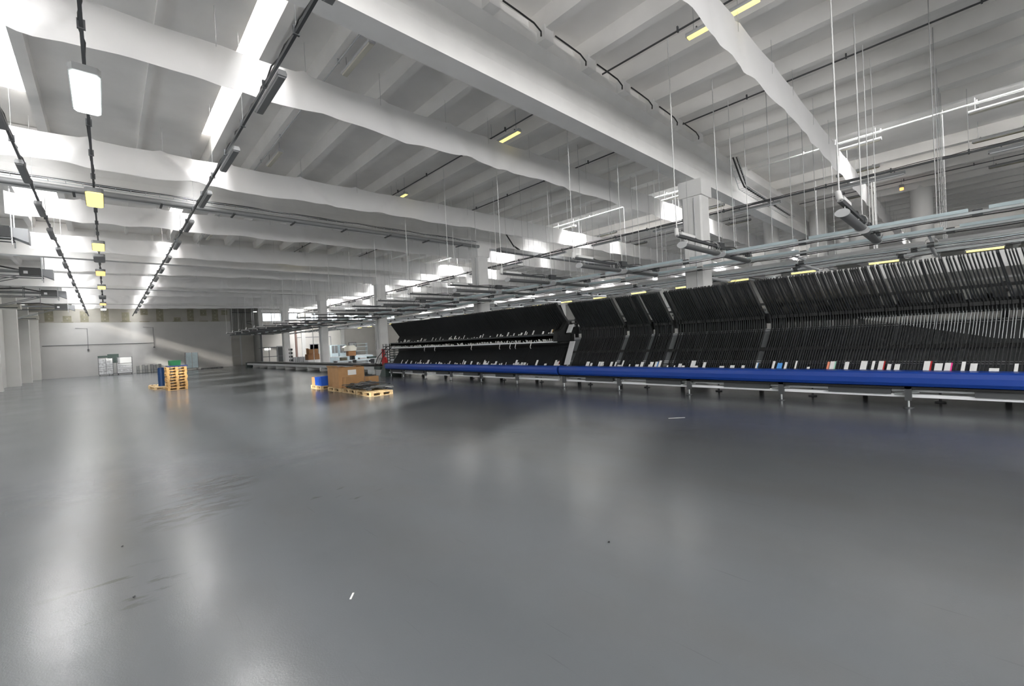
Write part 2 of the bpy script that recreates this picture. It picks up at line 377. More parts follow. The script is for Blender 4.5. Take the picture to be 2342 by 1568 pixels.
# ------------------------------------------------------------------ beams and columns
def place(k, L): return L[k]
bn = ['concrete cross beam behind the camera carrying the near roof', 'big near concrete cross beam with deep shaded underside, landing on the nearest column',
      'second concrete cross beam, with pipe and cable tray under its left half', 'third concrete cross beam, past the one with the pipe',
      'fourth concrete cross beam from the near end of the hall', 'farthest concrete cross beam, just before the back wall']
for k, y in enumerate(BEAM):
    m = MB(); w = 0.235; y = y + 0.04
    m.prism([(y - w, 6.8), (y + w, 6.8), (y + w, 7.15), (y + w * 0.8, 7.35), (y + w * 0.8, 7.7), (y + 0.42, 7.85), (y + 0.42, 8.1), (y + 0.2, 8.1), (y + 0.2, 8.47),
             (y - 0.2, 8.47), (y - 0.2, 8.1), (y - 0.42, 8.1), (y - 0.42, 7.85), (y - w * 0.8, 7.7), (y - w * 0.8, 7.35), (y - w, 7.15)], 'x', XMIN, XMAX, concrete)
    tag(m.build('concrete_beam'), bn[k], 'beam')
cn = ['white column nearest the camera, rising behind the near sorting machine', 'second white column from the camera, above the middle of the sorting machine',
      'white column carrying a red fire cabinet, left end of the sorting machine', 'white column between the conveyor and the cardboard box stack',
      'farthest white column of the near row, in front of the band windows']
def column(x, y, label, group=None):
    c = thing('concrete_column', label, 'column', (x, y, 0), 0, group)
    m = MB(); a, b, ch = 0.34, 0.34, 0.05
    m.prism([(-a + ch, -b), (a - ch, -b), (a, -b + ch), (a, b - ch), (a - ch, b), (-a + ch, b), (-a, b - ch), (-a, -b + ch)], 'z', 0, 6.25, concrete)
    m.build('shaft', c)
    boxm(-0.42, 0.42, -0.40, 0.40, 6.25, 6.8, concrete).build('head', c)
    t = MB(); t.tube([(-0.36, -0.1, 0.6), (-0.36, -0.1, 6.2)], 0.015, lgrey, 6); t.build('conduit', c); return c
ci = 0
for k, y in enumerate(BEAM[1:]): column(15.2, y, cn[k])
cr = ['behind the slats of the near sorter', 'just right of the second near column', 'third from the camera', 'fourth from the camera', 'farthest away']
for k, y in enumerate(BEAM[1:]): column(36.4, y, 'white column of the far row, ' + cr[k])

# ledge blocks with looped cables on the near beam
for bi, (bx0, bx1) in ((1, (4, 21)), ):
    y = BEAM[bi] - 0.42; k = 0; x = 4.0
    blk = boxm(-0.14, 0.14, -0.16, 0.16, 0, 0.30, concrete)
    lab = 'small white concrete stub on the ledge of the near beam at a roof rib'
    proto = None
    while x < 15:
        if proto is None:
            proto = blk.build('concrete_stub', None, (x, y - 0.02, 7.86)); tag(proto, lab, 'stub', 'stubs along the near beam ledge')
        else:
            c = proto.copy(); COL.objects.link(c); c.location = (x, y - 0.02, 7.86)
        x += 1.5
    m = MB(); x = 4.2
    while x < 14:
        m.tube([(x, y - 0.18, 8.05), (x + 0.4, y - 0.20, 8.02), (x + 0.8, y - 0.22, 7.98), (x + 1.0, y - 0.22, 7.90), (x + 1.02, y - 0.20, 7.82)], 0.018, cable, 6); x += 1.5
    tag(m.build('electric_cable'), 'black cable looping along the ledge of the big near beam', 'cable')

# ------------------------------------------------------------------ white fabric sheets
CY = [(-2.9), 2.85, 9.35, 15.3, 21.35, 27.4, 33.4, 39.4, 45.4, 51.4, 57.4]
cl = ['behind the camera', 'crossing the top right corner, nearest the camera', 'from the top left corner past the near beam', 'just before the beam with the pipe',
      'just beyond the beam with the pipe', 'fifth one into the hall', 'just beyond the third beam', 'seventh one into the hall', 'just beyond the fourth beam', 'ninth one into the hall', 'last one before the back wall']
for k, y in enumerate(CY):
    rnd = random.Random(50 + k); m = MB(); nx = int((XMAX - 0.4 + 2.2) / 0.16); nz = 9
    ph = [rnd.uniform(0, 6.28) for _ in range(8)]; vs = []; fs = []
    hooks = []; x = -2.1
    while x < XMAX: hooks.append(x); x += rnd.uniform(1.45, 2.1)
    fold = [(h + rnd.uniform(-.1, .1), rnd.uniform(-0.9, 0.9), rnd.choice((-1, 1, 1)) * rnd.uniform(0.04, 0.10) * (0.45 if k == 1 else 1)) for h in hooks]
    for i in range(nx + 1):
        x = -2.2 + (XMAX - 0.4 + 2.2) * i / nx
        t = min(1, max(0, (x + 2) / 14)); hk = min(abs(x - h) for h in hooks)
        zt_ = 7.33 + 0.30 * t - 0.035 * min(1, hk / 0.8) + (0.05 if hk < 0.05 else 0)
        zb_ = 6.60 + 0.20 * t + 0.018 * math.sin(x * 1.9 + ph[0]) + 0.014 * math.sin(x * 4.3 + ph[1]) + (1 - t) * 0.02 * math.sin(x * 2.4 + ph[2])
        for j in range(nz + 1):
            u = j / nz; z = zt_ + (zb_ - zt_) * u
            d = 0.02 * math.sin(x * 0.9 + ph[3]) * u + 0.012 * math.sin(x * 3.7 + u * 3 + ph[4]) * u
            for (h, sl, am) in fold:
                if abs(x - h) < 1.6:
                    q = abs(x - h - sl * u); wd = 0.04 + 0.34 * u
                    if q < wd: d += am * (2.0 - 1.1 * t) * (1 - q / wd)
            vs.append((x, y + d, z))
    for i in range(nx):
        for j in range(nz): a = i * (nz + 1) + j; fs.append((a, a + 1, a + nz + 2, a + nz + 1))
    m.add(vs, fs, fabric, True)
    o = m.build('fabric_sheet'); tag(o, 'white fabric sheet hung across the hall, ' + cl[k], 'fabric sheet', 'white fabric sheets')
    multi(o, 'hanging_wire', MB().tube([(0, 0, 7.36), (0, 0, 8.12)], 0.005, wire, 4), [(h, y, 0) for h in hooks])

# ------------------------------------------------------------------ trunking lines with batten lamps (left part of the hall)
def trunking(x, z, y0, y1, label, m=dsteel, drop=True):
    t = thing('lighting_trunking', label, 'trunking', (x, 0, z))
    MB().box(-0.022, 0.022, y0, y1, -0.03, 0.03, m).build('rail', t)
    c = MB(); rnd = random.Random(int(x * 10)); y = y0
    pts = []
    while y < y1: pts.append((rnd.uniform(-0.03, 0.03), y, 0.05 + rnd.uniform(-0.01, 0.03))); y += 0.35
    c.tube(pts, 0.014, cable, 5); c.build('cable', t)
    ys = []; y = y0 + 0.5
    while y < y1: ys.append((0, y, 0)); y += 1.72
    multi(t, 'hanger', MB().box(-0.045, 0.045, -0.02, 0.02, -0.045, 0.09, m), ys)
    multi(t, 'steel_wire', MB().tube([(0, 0, 0.05), (0, 0, 8.3 - z)], 0.005, wire, 4), ys[::2])
    return t
trunking(2.25, 6.4, YMIN + 1, 63.5, 'long dark lighting rail running down the hall, right one of the left part', dsteel)
trunking(-1.25, 6.4, YMIN + 1, 63.5, 'long dark lighting rail running down the hall, leftmost one by the heaters', dsteel)
trunking(-0.06, 6.4, YMIN + 1, 58, 'dark lighting rail with the wide yellow lamps under it', dsteel)
def batten(label, loc, L=1.5, body=grey, lit=None, group=None):
    b = thing('batten_lamp', label, 'lamp', loc, 0, group)
    MB().prism([(-0.055, 0), (0.055, 0), (0.075, -0.05), (0.07, -0.09), (-0.07, -0.09), (-0.075, -0.05)], 'y', -L / 2, L / 2, body).build('housing', b)
    MB().prism([(-0.065, -0.09), (0.065, -0.09), (0.05, -0.115), (-0.05, -0.115)], 'y', -L / 2 + 0.03, L / 2 - 0.03, lit or grey).build('diffuser', b)
    multi(b, 'bracket', MB().box(-0.02, 0.02, -0.01, 0.01, 0, 0.06, dsteel), [(0, -L * .35, 0), (0, L * .35, 0)]); return b
p0 = None
for row, (x, nm) in enumerate(((2.3, 'right rail of the left part'), (-1.25, 'leftmost ceiling rail'))):
    for i in range(-3, 15):
        y = 8.36 + 3.47 * i
        if y > 61: break
        lab = 'grey unlit batten lamp under the %s, ' % nm + ('behind the camera' if y < 2 else ORD[max(0, i + 2)] + ' from the camera')
        if p0 is None: p0 = batten(lab, (x, y, 6.31), 1.5, grey, group='unlit batten lamps on the ceiling rails')
        else: dup(p0, (x, y, 6.31), label=lab)
# wide reflector lamps
def wide_lamp(label, loc, lit, lamp=True):
    t = thing('reflector_lamp', label, 'lamp', loc, 0, 'wide lamps on the middle rail')
    L, w = 0.78, 0.19
    pr = [(-w + .05, -L), (w - .05, -L), (w, -L + .08), (w, L - .08), (w - .05, L), (-w + .05, L), (-w, L - .08), (-w, -L + .08)]
    MB().prism(pr, 'z', -0.02, 0.09, grey).build('housing', t)
    q = [(a * 0.92, b * 0.96) for a, b in pr]
    MB().prism(q, 'z', -0.045, -0.02, lit).build('diffuser', t)
    multi(t, 'bracket', MB().tube([(0, 0, 0.09), (0, 0, 0.17)], 0.012, dsteel), [(0, -.5, 0), (0, .5, 0)])
    return t
for (y, lit, lab) in [(10.1, brightl, 'glowing white wide lamp at top left, nearest on the middle rail'), (16.7, yell, 'glowing yellow wide lamp in front of the second beam'),
                      (23.7, yell, 'glowing yellow wide lamp, second of the yellow ones'), (26.6, grey, 'dark unlit wide lamp between two yellow ones'),
                      (30.9, amber, 'amber wide lamp, third of the lit yellow row'), (37.0, yell, 'yellow wide lamp, small, fourth lit in the row'),
                      (43.2, grey, 'small dark unlit lamp near the far end of the middle rail'), (48.1, amber, 'tiny orange-lit lamp, last but one of the middle rail'),
                      (53.0, brightl, 'tiny white-lit lamp, last of the middle rail')]:
    wide_lamp(lab, (-0.06, y, 6.22), lit)

# ------------------------------------------------------------------ lamps under the roof ribs
rl = None
def rib_line(x, y0, y1, label, m=dsteel, r=0.018, z=8.02):
    t = thing('roof_conduit', label, 'conduit', (x, 0, z))
    MB().tube([(0, y0, 0), (0, y1, 0)], r, m, 6).build('pipe', t)
    ys = []; y = y0 + 0.3
    while y < y1: ys.append((0, y, 0)); y += 2.2
    multi(t, 'clip', MB().box(-0.025, 0.025, -0.015, 0.015, -0.03, 0.09, m), ys)
sides = ['first', 'second', 'third', 'fourth', 'fifth', 'sixth']
for (x, nm, m, z) in ((4.02, 'left', lgrey, 8.03), (9.05, 'middle', dsteel, 8.0), (13.2, 'right', dsteel, 8.02), (19.25, 'white', white, 8.02), (27.0, 'far', dsteel, 8.02)):  # white row: the lit edge of a rib, drawn as a pale pipe
    for b in range(6):
        y0 = YMIN + .5 if b == 0 else BEAM[b - 1] + 0.5; y1 = BEAM[b] - 0.5
        rib_line(x, y0, y1, '%s pipe along a roof rib, %s row, in the %s bay from the near end' % ('pale' if m in (white, lgrey) else 'dark', nm, sides[b]), m, 0.035 if m is white else 0.02, z)
rows = [(4.13, 'left roof row', [8.7, 14.9, 20.7, 26.9], offl, 'unlit'), (9.1, 'middle roof row', [3.15, 9.55, 16.1, 22.9, 29.2], yell, 'glowing yellow'),
        (19.3, 'white roof pipe', [-0.9, 2.5, 9.0, 15.5], offl, 'unlit pale'), (22.6, 'roof rows beyond the white pipe', [-1.0, 2.9, 8.8, 15.0], grey, 'dark unlit'),
        (27.1, 'far roof rows', [-1.5, 3.5, 9.0, 15.5], grey, 'dark unlit')]
SUS = {4.13: 0.25, 9.1: 0.62, 19.3: 0.62, 22.6: 0.62, 27.1: 0.62}
for (x, nm, ys, lit, st) in rows:
    for i, y in enumerate(ys):
        lab = '%s twin batten lamp, %s one under the %s' % (st, ORD[i], nm)
        b = batten(lab, (x, y, 7.85), 1.4, lgrey if lit is not grey else grey, lit if lit is not grey else olive, 'lamps under the roof ribs')
        multi(b, 'suspension', MB().tube([(0, 0, 0.0), (0, 0, SUS[x])], 0.008, wire, 5), [(0, -.55, 0), (0, .55, 0)])
s_ = thing('signal_lamp', 'small orange glowing lamp at the end of a far roof batten', 'lamp', (27.1, 1.9, 7.80))
boxm(-0.08, 0.08, -0.08, 0.08, -0.06, 0.08, grey).build('housing', s_); MB().tube([(0, 0, -0.06), (0, 0, -0.16)], 0.07, orangel, 10).build('lens', s_); MB().tube([(0, 0, 0.08), (0, 0, 0.67)], 0.01, wire, 5).build('suspension', s_)

# ------------------------------------------------------------------ cable trays on the beams
def ladder(t, pts, w, m, rung=0.3):
    """wire basket tray along a polyline in the X direction or vertical; w is across Y"""
    a = MB()
    for (p, q) in zip(pts[:-1], pts[1:]):
        p = Vector(p); q = Vector(q); n = max(1, int((q - p).length / rung))
        for s in (-w / 2, w / 2): a.tube([p + Vector((0, s, 0)), q + Vector((0, s, 0))], 0.012, m, 5)
        for i in range(n + 1):
            c = p.lerp(q, i / n); a.tube([c + Vector((0, -w / 2, 0)), c + Vector((0, w / 2, 0))], 0.007, m, 4, False)
    a.build('basket', t)
t = thing('cable_tray', 'wire cable tray dropping beside the near column and running along the near beam', 'cable tray', (0, 0, 0))
ladder(t, [(17.3, 5.8, 8.0), (18.2, 5.8, 7.05), (24.8, 5.8, 6.95)], 0.3, steel, 0.25)
m = MB(); m.tube([(17.25, 5.8, 8.0), (17.9, 5.78, 7.35), (18.2, 5.76, 7.1), (24.5, 5.78, 7.0)], 0.03, cable, 6); m.tube([(17.3, 5.7, 8.0), (18.25, 5.7, 7.12), (22, 5.7, 7.02)], 0.02, cable, 6); m.build('cable', t)
t = thing('pipe_run', 'dark pipe with wire cable tray along the left half of the second beam', 'pipe', (0, 0, 0))
m = MB(); m.tube([(XMIN + .02, 17.80, 6.70), (14.7, 17.80, 6.70)], 0.085, grey, 10); m.build('pipe', t)
ladder(t, [(XMIN + .02, 17.75, 6.88), (14.5, 17.75, 6.88)], 0.28, steel, 0.35)
m = MB()
for dy in (-0.05, 0.03): m.tube([(XMIN + .05 + i * 0.8, 17.72 + dy + 0.03 * math.sin(i * 1.7 + dy * 40), 6.91 + 0.012 * math.sin(i * 2.3)) for i in range(26)], 0.022, cable, 5)
m.build('cable', t)
multi(t, 'bracket', MB().box(-0.03, 0.03, 17.60, 18.21, 6.6, 6.64, dsteel), [(-4.5 + 2 * i, 0, 0) for i in range(10)])
t = thing('cable_tray', 'thick dark cable tray under the second beam, right of the second column', 'cable tray', (0, 0, 0))
boxm(16.0, 30, 17.45, 17.85, 6.55, 6.75, grey).build('tray', t)
m = MB()
for d in (0, 0.1, 0.2): m.tube([(16.2 + d, 17.6 + d, 8.0), (17.1 + d, 17.6 + d, 7.0), (17.6 + d, 17.6 + d, 6.8)], 0.025, cable, 6)
m.build('cable', t)

# ------------------------------------------------------------------ right hand high trunking with its battens
trunking(18.6, 6.45, YMIN + 1, 61, 'long dark lighting rail high above the sorters, running away to the far left', dsteel)
p1 = None
for i in range(-2, 16):
    y = 2.05 + 3.45 * i
    if y > 60: break
    lab = 'slim grey batten lamp under the high rail above the sorters, ' + (ORD[i] + ' from the camera' if i >= 0 else 'right of the picture')
    if p1 is None: p1 = batten(lab, (18.58, y, 6.36), 1.7, grey, lgrey, 'slim batten lamps above the sorters')
    else: dup(p1, (18.58, y, 6.36), label=lab)

# ------------------------------------------------------------------ suspended lighting grid above the sorters
def coil(m, x, y, z, r=0.14, mt=wire):
    m.tube([(x + 0.05 * math.sin(a * 0.5), y + r * math.cos(a), z + r * math.sin(a)) for a in [i * PI / 5 for i in range(21)]], 0.008, mt, 5)
def chain(m, x, y, z0, z1, mt):
    n = int((z1 - z0) / 0.05); z = z0
    pts = [(x + (0.008 if i % 2 else -0.008), y, z0 + (z1 - z0) * i / n) for i in range(n + 1)]
    m.tube(pts, 0.013, mt, 4, False)
tubem = mat('tube_lamp_grey', (0.15, 0.155, 0.16), 0.4)
def cross_rail(y, label):
    t = thing('cross_rail', label, 'lighting rail', (0, y, 0), 0, 'cross rails of the hanging light grid')
    MB().box(9.5, 14.35, -0.035, 0.035, 3.82, 3.88, dsteel).build('rail', t)
    m = MB(); m.box(9.7, 10.4, -0.05, 0.05, 3.88, 3.94, white); m.build('cover', t); multi(t, 'junction_box', MB().box(-0.15, 0.15, -0.06, 0.06, 3.80, 3.96, dsteel), [(12.05, 0, 0), (14.15, 0, 0)])
    m = MB(); coil(m, 11.6, 0, 3.78); coil(m, 14.1, 0, 3.80, 0.12); m.tube([(9.7 + i * 0.3, 0.03 * math.sin(i * 2.1), 3.91 + 0.03 * math.sin(i * 1.3)) for i in range(15)], 0.012, cable, 5); m.build('cable', t)
    m = MB(); chain(m, 0, 0, 3.9, 8.3, white); multi(t, 'chain', m, [(9.54, 0, 0), (12.0, 0, 0)])
    m = MB(); m.tube([(9.50, -0.02, 3.83), (9.56, 0.02, 4.0)], 0.05, white, 8); m.build('end_bracket', t)
    multi(t, 'steel_wire', MB().tube([(0, 0, 3.9), (0, 0, 8.3)], 0.009, white, 4), [(13.1, 0, 0), (14.3, 0, 0)]); return t
def tube_lamp(x, y, label):
    t = thing('tube_lamp', label, 'lamp', (x, y, 3.66), 0, 'oval tube lamps of the hanging grid')
    MB().tube([(0.0, 0, 0), (2.0, 0, 0)], 0.095, tubem, 16, True, 0.62).build('body', t)
    MB().tube([(-0.03, 0, 0), (0.0, 0, 0)], 0.115, lgrey, 16, True, 0.66).build('end_cap', t)
    MB().tube([(2.0, 0, 0), (2.03, 0, 0)], 0.115, lgrey, 16, True, 0.66).build('end_cap', t)
    multi(t, 'hook', MB().tube([(0, 0, 0.06), (0, 0, 0.17)], 0.008, wire, 5), [(.25, 0, 0), (1.75, 0, 0)]); return t
cr0 = tl0 = None
for i in range(-1, 19):
    y = 1.49 + 2.98 * i
    w = (ORD[i] + ' from the camera') if i >= 0 else 'right of the picture'
    if cr0 is None: cr0 = cross_rail(y, 'dark cross rail of the hanging light grid, ' + w)
    else: dup(cr0, (0, y, 0), label='dark cross rail of the hanging light grid, ' + w)
    for (x, sd) in ((9.79, 'left'), (12.12, 'right')):
        lab = 'grey oval tube lamp, %s one under the cross rail %s' % (sd, w)
        if tl0 is None: tl0 = tube_lamp(x, y, lab)
        else: dup(tl0, (x, y, 3.66), label=lab)
# long runs parallel to the sorters
def grid_run(x, z, y0, y1, label, cover, seg=2.9, wdt=0.05, phase=0.0):
    t = thing('grid_rail', label, 'lighting rail', (x, 0, z), 0, 'long rails of the hanging light grid')
    MB().box(-wdt, wdt, y0, y1, -0.02, 0.03, steel).build('rail', t)
    ys = []; y = y0 + phase
    while y < y1 - seg: ys.append((0, y, 0)); y += seg
    multi(t, 'cover', MB().box(-wdt * 1.3, wdt * 1.3, 0.12, seg - 0.15, 0.03, 0.10, cover), ys)
    multi(t, 'bracket', MB().box(-0.05, 0.05, -0.07, 0.07, -0.07, 0.06, dsteel), ys)
    ys = []; y = y0 + 0.4
    while y < y1: ys.append((0, y, 0)); y += 2.98
    multi(t, 'steel_wire', MB().tube([(0, 0, 0), (0, 0, 8.45 - z)], 0.008, wire, 4), ys)
    m = MB(); m.tube([(0.06 + 0.01 * math.sin(i), y0 + i * 0.6, -0.05 + 0.012 * math.sin(i * 1.9)) for i in range(int((y1 - y0) / 0.6))], 0.01, cable, 4); m.build('cable', t)
    return t
runs = [(12.45, 3.68, 'first pale blue rail of the hanging grid, over the front of the sorters', trayb, 0.06), (14.35, 3.68, 'second pale rail of the hanging grid, at the ends of the tube lamps', trayb, 0.07),
        (15.9, 3.60, 'third grey rail of the hanging grid', lgrey, 0.05), (17.3, 3.68, 'fourth pale blue rail of the hanging grid', trayb, 0.05), (18.7, 3.70, 'fifth grey rail of the hanging grid', lgrey, 0.05),
        (20.2, 3.85, 'dark rail of the hanging grid that carries the yellow lamps', dsteel, 0.04)]
for k, (x, z, lab, cv, w) in enumerate(runs): grid_run(x, z, -6, 57.5 if k < 3 else 54, lab, cv, 2.9, w, 0.4 * k)
p2 = None
for i in range(-1, 20):
    y = -0.45 + 2.42 * i
    lit = i % 1 == 0
    lab = 'slim yellow glowing lamp above the sorter slats, %s from the right edge' % ORD[i + 1]
    if p2 is None:
        p2 = thing('slim_lamp', lab, 'lamp', (20.2, y, 3.72), 0, 'slim yellow lamps above the sorters')
        boxm(-0.06, 0.06, -0.42, 0.42, 0.03, 0.09, lgrey).build('housing', p2); boxm(-0.055, 0.055, -0.40, 0.40, -0.02, 0.03, yell).build('tube', p2)
    else: dup(p2, (20.2, y, 3.72), label=lab)
# second set of cross rails further right
sr = None
for i in range(0, 15):
    y = 0.6 + 2.98 * i; lab = 'steel cross rail in the right half of the hanging grid, %s from the camera' % ORD[i]
    if sr is None:
        sr = thing('cross_rail', lab, 'lighting rail', (0, y, 0), 0, 'right-hand cross rails of the hanging grid')
        MB().box(15.3, 21.5, -0.03, 0.03, 3.76, 3.80, steel).build('rail', sr)
        m = MB(); coil(m, 16.4, 0, 3.7); coil(m, 18.9, 0, 3.66, 0.1); m.build('cable', sr)
        MB().tube([(16.0, 0, 3.58), (18.5, 0, 3.58)], 0.05, lgrey, 10).build('tube', sr)
    else: dup(sr, (0, y, 0), label=lab)
# low end of the grid: drop pipes
for k, (x, y) in enumerate(((13.4, 40.0), (15.9, 21.0), (14.3, 50.0))):
    tag(MB().tube([(x, y, 0.0), (x, y, 3.7)], 0.03, white, 8).build('support_post'), 'thin white post up to the hanging grid, ' + ['behind the far conveyor', 'behind the left end of the sorter', 'near the back windows'][k], 'post')
# vertical bundle of white pipes high on the right
t = thing('pipe_bundle', 'bundle of thin white vertical pipes at the right, hanging below the roof', 'pipe', (24.5, 2.6, 0))
for k in range(4): MB().tube([(0.12 * k, 0.1 * (k % 2), 3.8), (0.12 * k, 0.1 * (k % 2), 8.46)], 0.02, white, 6).build('pipe', t)
t = thing('pipe_bundle', 'pair of thin white vertical pipes left of the bigger bundle', 'pipe', (24.0, 4.6, 0))
for k in range(2): MB().tube([(0.5 * k, 0.1 * (k % 2), 3.8), (0.5 * k, 0.1 * (k % 2), 8.46)], 0.02, white, 6).build('pipe', t)
# ------------------------------------------------------------------ sorting machines (Y runs along them)
def strip(m, p, q, y, dy, w, th, mt, taper=1.0):
    """inclined flat bar in the X-Z plane from p to q, leaning dy along Y, w deep, th thick"""
    p = Vector((p[0], 0, p[1])); q = Vector((q[0], 0, q[1])); d = (q - p).normalized(); n = Vector((-d.z, 0, d.x))
    vs = []
    for (c, yy, k) in ((p, y, 1), (q, y + dy, taper)):
        for s in (0, 1):
            for t in (-0.5, 0.5): vs.append((c.x - n.x * w * s * k * -1, yy + th * t, c.z - n.z * w * s * k * -1))
    m.add(vs, [(0, 1, 3, 2), (4, 6, 7, 5), (0, 4, 5, 1), (2, 3, 7, 6), (0, 2, 6, 4), (1, 5, 7, 3)], mt)
def near_divider(m, y, r):
    a = r.uniform(-0.006, 0.006); k = r.uniform(-0.014, 0.014)
    strip(m, (11.32, 0.66), (11.78, 1.62), y, -0.16 + a, -0.20, 0.013, black)
    strip(m, (11.78, 1.60), (11.80, 1.98), y - 0.16 + a, 0.0, -0.15, 0.014, black)
    strip(m, (11.79, 1.90), (11.36, 2.76), y - 0.16 + a, 0.19 + k, -0.12, 0.020, black)
    m.box(11.72, 11.80, y - 0.185 + a, y - 0.145 + a, 1.86, 1.93, blackm)
    q = min(1.0, max(0.0, (1.9 - y) / 2.2))
    if q > 0.05: strip(m, (11.80, 1.78), (11.80 - 0.20 * q, 1.78 - 0.53 * q), y - 0.17 + a, 0.066 * q, 0.012, 0.010, steel)      # chrome lip
def far_divider(m, y, r):
    a = r.uniform(-0.012, 0.012); k = r.uniform(-0.02, 0.02)
    strip(m, (11.79, 2.08), (11.36, 2.82), y - 0.16 + a, 0.19 + k, -0.10, 0.017, black)
    strip(m, (11.55, 1.74), (11.80, 2.12), y - 0.08, -0.08 + a, -0.12, 0.013, black)
    strip(m, (11.32, 0.66), (11.74, 1.32), y, -0.10 + a, -0.13, 0.011, black)
def sorter(name, label, y0, y1, far):
    t = thing(name, label, 'sorting machine', (11.2, (y0 + y1) / 2, 0)); off = (-11.2, -(y0 + y1) / 2, 0)
    def B(m, nm, parent=None):
        o = m.build(nm, parent or t)
        if parent is None: o.location = off
        return o
    # blue guard: a rounded long trough front
    pr = [(11.02, 0.40), (10.94, 0.42), (10.90, 0.48), (10.895, 0.58), (10.92, 0.66), (10.96, 0.69), (11.30, 0.69), (11.30, 0.65), (11.02, 0.64)]
    g = B(MB().prism(pr, 'y', y0, y1, blue), 'guard_panel'); g['label'] = 'bright blue guard panel'
    B(boxm(10.97, 12.9, y0, y1, 0.36, 0.40, blackm).box(11.3, 11.36, y0, y1, 0.42, 0.66, blackm), 'under_frame')
    r1 = MB().box(11.08, 11.18, y0 + 0.1, y1 - 0.1, 0.19, 0.25, silver).box(11.14, 11.24, y0 + 0.1, y1 - 0.1, 0.29, 0.33, steel)
    ro = B(r1, 'base_rail'); ro['label'] = 'silver base rail'
    # adjustable feet
    ys = []; y = 0.8 - 4.22
    while y < y1: 
        if y > y0: ys.append(y)
        y += 2.11
    if far: ys = [11.5, 13.6, 15.7, 17.8, 19.9, 21.2]
    for y in ys:
        f = MB(); f.tube([(11.0, y, 0.02), (11.0, y, 0.36)], 0.018, steel, 8); f.tube([(11.0, y, 0), (11.0, y, 0.02)], 0.075, dsteel, 12)
        f.box(10.97, 11.06, y - 0.05, y + 0.05, 0.14, 0.40, dsteel); fo = B(f, 'foot')
        f = MB(); f.tube([(11.9, y - 0.4, 0.02), (11.9, y - 0.4, 0.36)], 0.02, dsteel, 8); f.tube([(11.9, y - 0.4, 0), (11.9, y - 0.4, 0.02)], 0.085, dsteel, 12); B(f, 'foot')
        if y + 1.3 > y1: continue
        f = MB(); f.box(11.04, 11.2, y + 0.25, y + 1.25, 0.24, 0.35, dsteel); f.tube([(11.08, y + 0.2, 0.25), (11.02, y - 0.15, 0.30)], 0.02, steel, 6); B(f, 'drive_box')
    # smoked panel behind the lower chutes with bars
    if not far:
        m = MB(); m.prism([(11.40, 0.66), (11.86, 1.62), (11.88, 1.62), (11.42, 0.66)], 'y', y0, y1, chute); B(m, 'chute_panel')
        m = MB()
        for (z0, z1) in ((1.10, 1.17), ): 
            x = 11.40 + (z0 - 0.66) * 0.48; m.prism([(x - 0.06, z0), (x - 0.02, z0), (x + 0.02, z1), (x - 0.02, z1)], 'y', y0, y1, blackm)
        B(m, 'cross_bar')
        m = MB()
        for z in (0.80, 0.84, 1.56, 1.60):
            x = 11.385 + (z - 0.66) * 0.48; m.box(x - 0.012, x, y0, y1, z, z + 0.014, lgrey)
        B(m, 'edge_strip')
    else:
        m = MB(); m.prism([(11.42, 0.66), (11.84, 1.32), (11.86, 1.32), (11.44, 0.66)], 'y', y0, y1, blackm)
        m.prism([(11.62, 1.74), (11.88, 2.12), (11.90, 2.12), (11.64, 1.74)], 'y', y0, y1, blackm)
        m.prism([(11.84, 1.32), (11.95, 1.32), (11.95, 1.75), (11.84, 1.75)], 'y', y0, y1, blackm); m.prism([(11.93, 2.12), (11.56, 2.78), (11.58, 2.79), (11.95, 2.13)], 'y', y0 + 0.24, y1, blackm); B(m, 'chute_panel')
        s = B(boxm(11.26, 11.9, y0 + 0.1, y1 - 0.1, 1.66, 1.73, blackm).box(11.26, 11.28, y0 + 0.1, y1 - 0.1, 1.66, 1.80, black).box(11.3, 11.8, y0 + 0.1, y1 - 0.1, 1.44, 1.50, blackm), 'shelf')
        m = MB(); m.box(11.235, 11.26, y0 + 0.2, y1 - 0.2, 1.49, 1.53, silver); r = random.Random(3); y = y0 + 0.3
        while y < y1 - 0.3:
            if r.random() < 0.85: strip(m, (11.245, 1.53), (11.235, 1.57 + r.uniform(0, .06)), y, r.uniform(-0.05, 0.05), 0.01, 0.035, paper)
            y += 0.075
        so_ = B(m, 'label_rail'); so_['label'] = 'silver rail with paper tags'
        for y in (10.9, 11.7, 12.0, 12.6, 14.4, 17.2, 18.1): B(MB().tube([(11.23, y, 1.50), (11.22, y + 0.02, 1.42), (11.22, y + 0.05, 1.36), (11.22, y + 0.01, 1.30)], 0.014, paper, 5), 'hanging_tag')
    # inner conveyor frame
    m = MB(); m.box(12.1, 12.7, y0, y1, 1.75, 2.0, dsteel); m.box(12.0, 12.06, y0, y1, 2.2, 2.26, grey)
    y = y0 + 0.15
    while y < y1: m.box(12.3, 12.4, y, y + 0.08, 0.0, 2.3, dsteel); m.box(11.9, 12.9, y, y + 0.05, 2.1, 2.15, grey); y += 2.11
    B(m, 'inner_frame')
    r = random.Random(9); y = y0 + 0.2
    while y < y1 - 0.3:
        m = MB(); m.box(12.15, 12.2 + r.uniform(0, .3), y, y + r.uniform(0.05, 0.3), 2.0, 2.0 + r.uniform(0.05, 0.22), r.choice([lgrey, dsteel, grey, steel, dsteel])); y += r.uniform(0.15, 0.4); B(m, 'carrier')
    # dividers: the hundred nearest singly, the rest as one
    r = random.Random(11 if far else 12); y = y0 + 0.25; n = 0; rest = MB(); fn = far_divider if far else near_divider
    skip = [13.7, 17.9] if far else [7.42, 6.55, 5.85, 3.50]
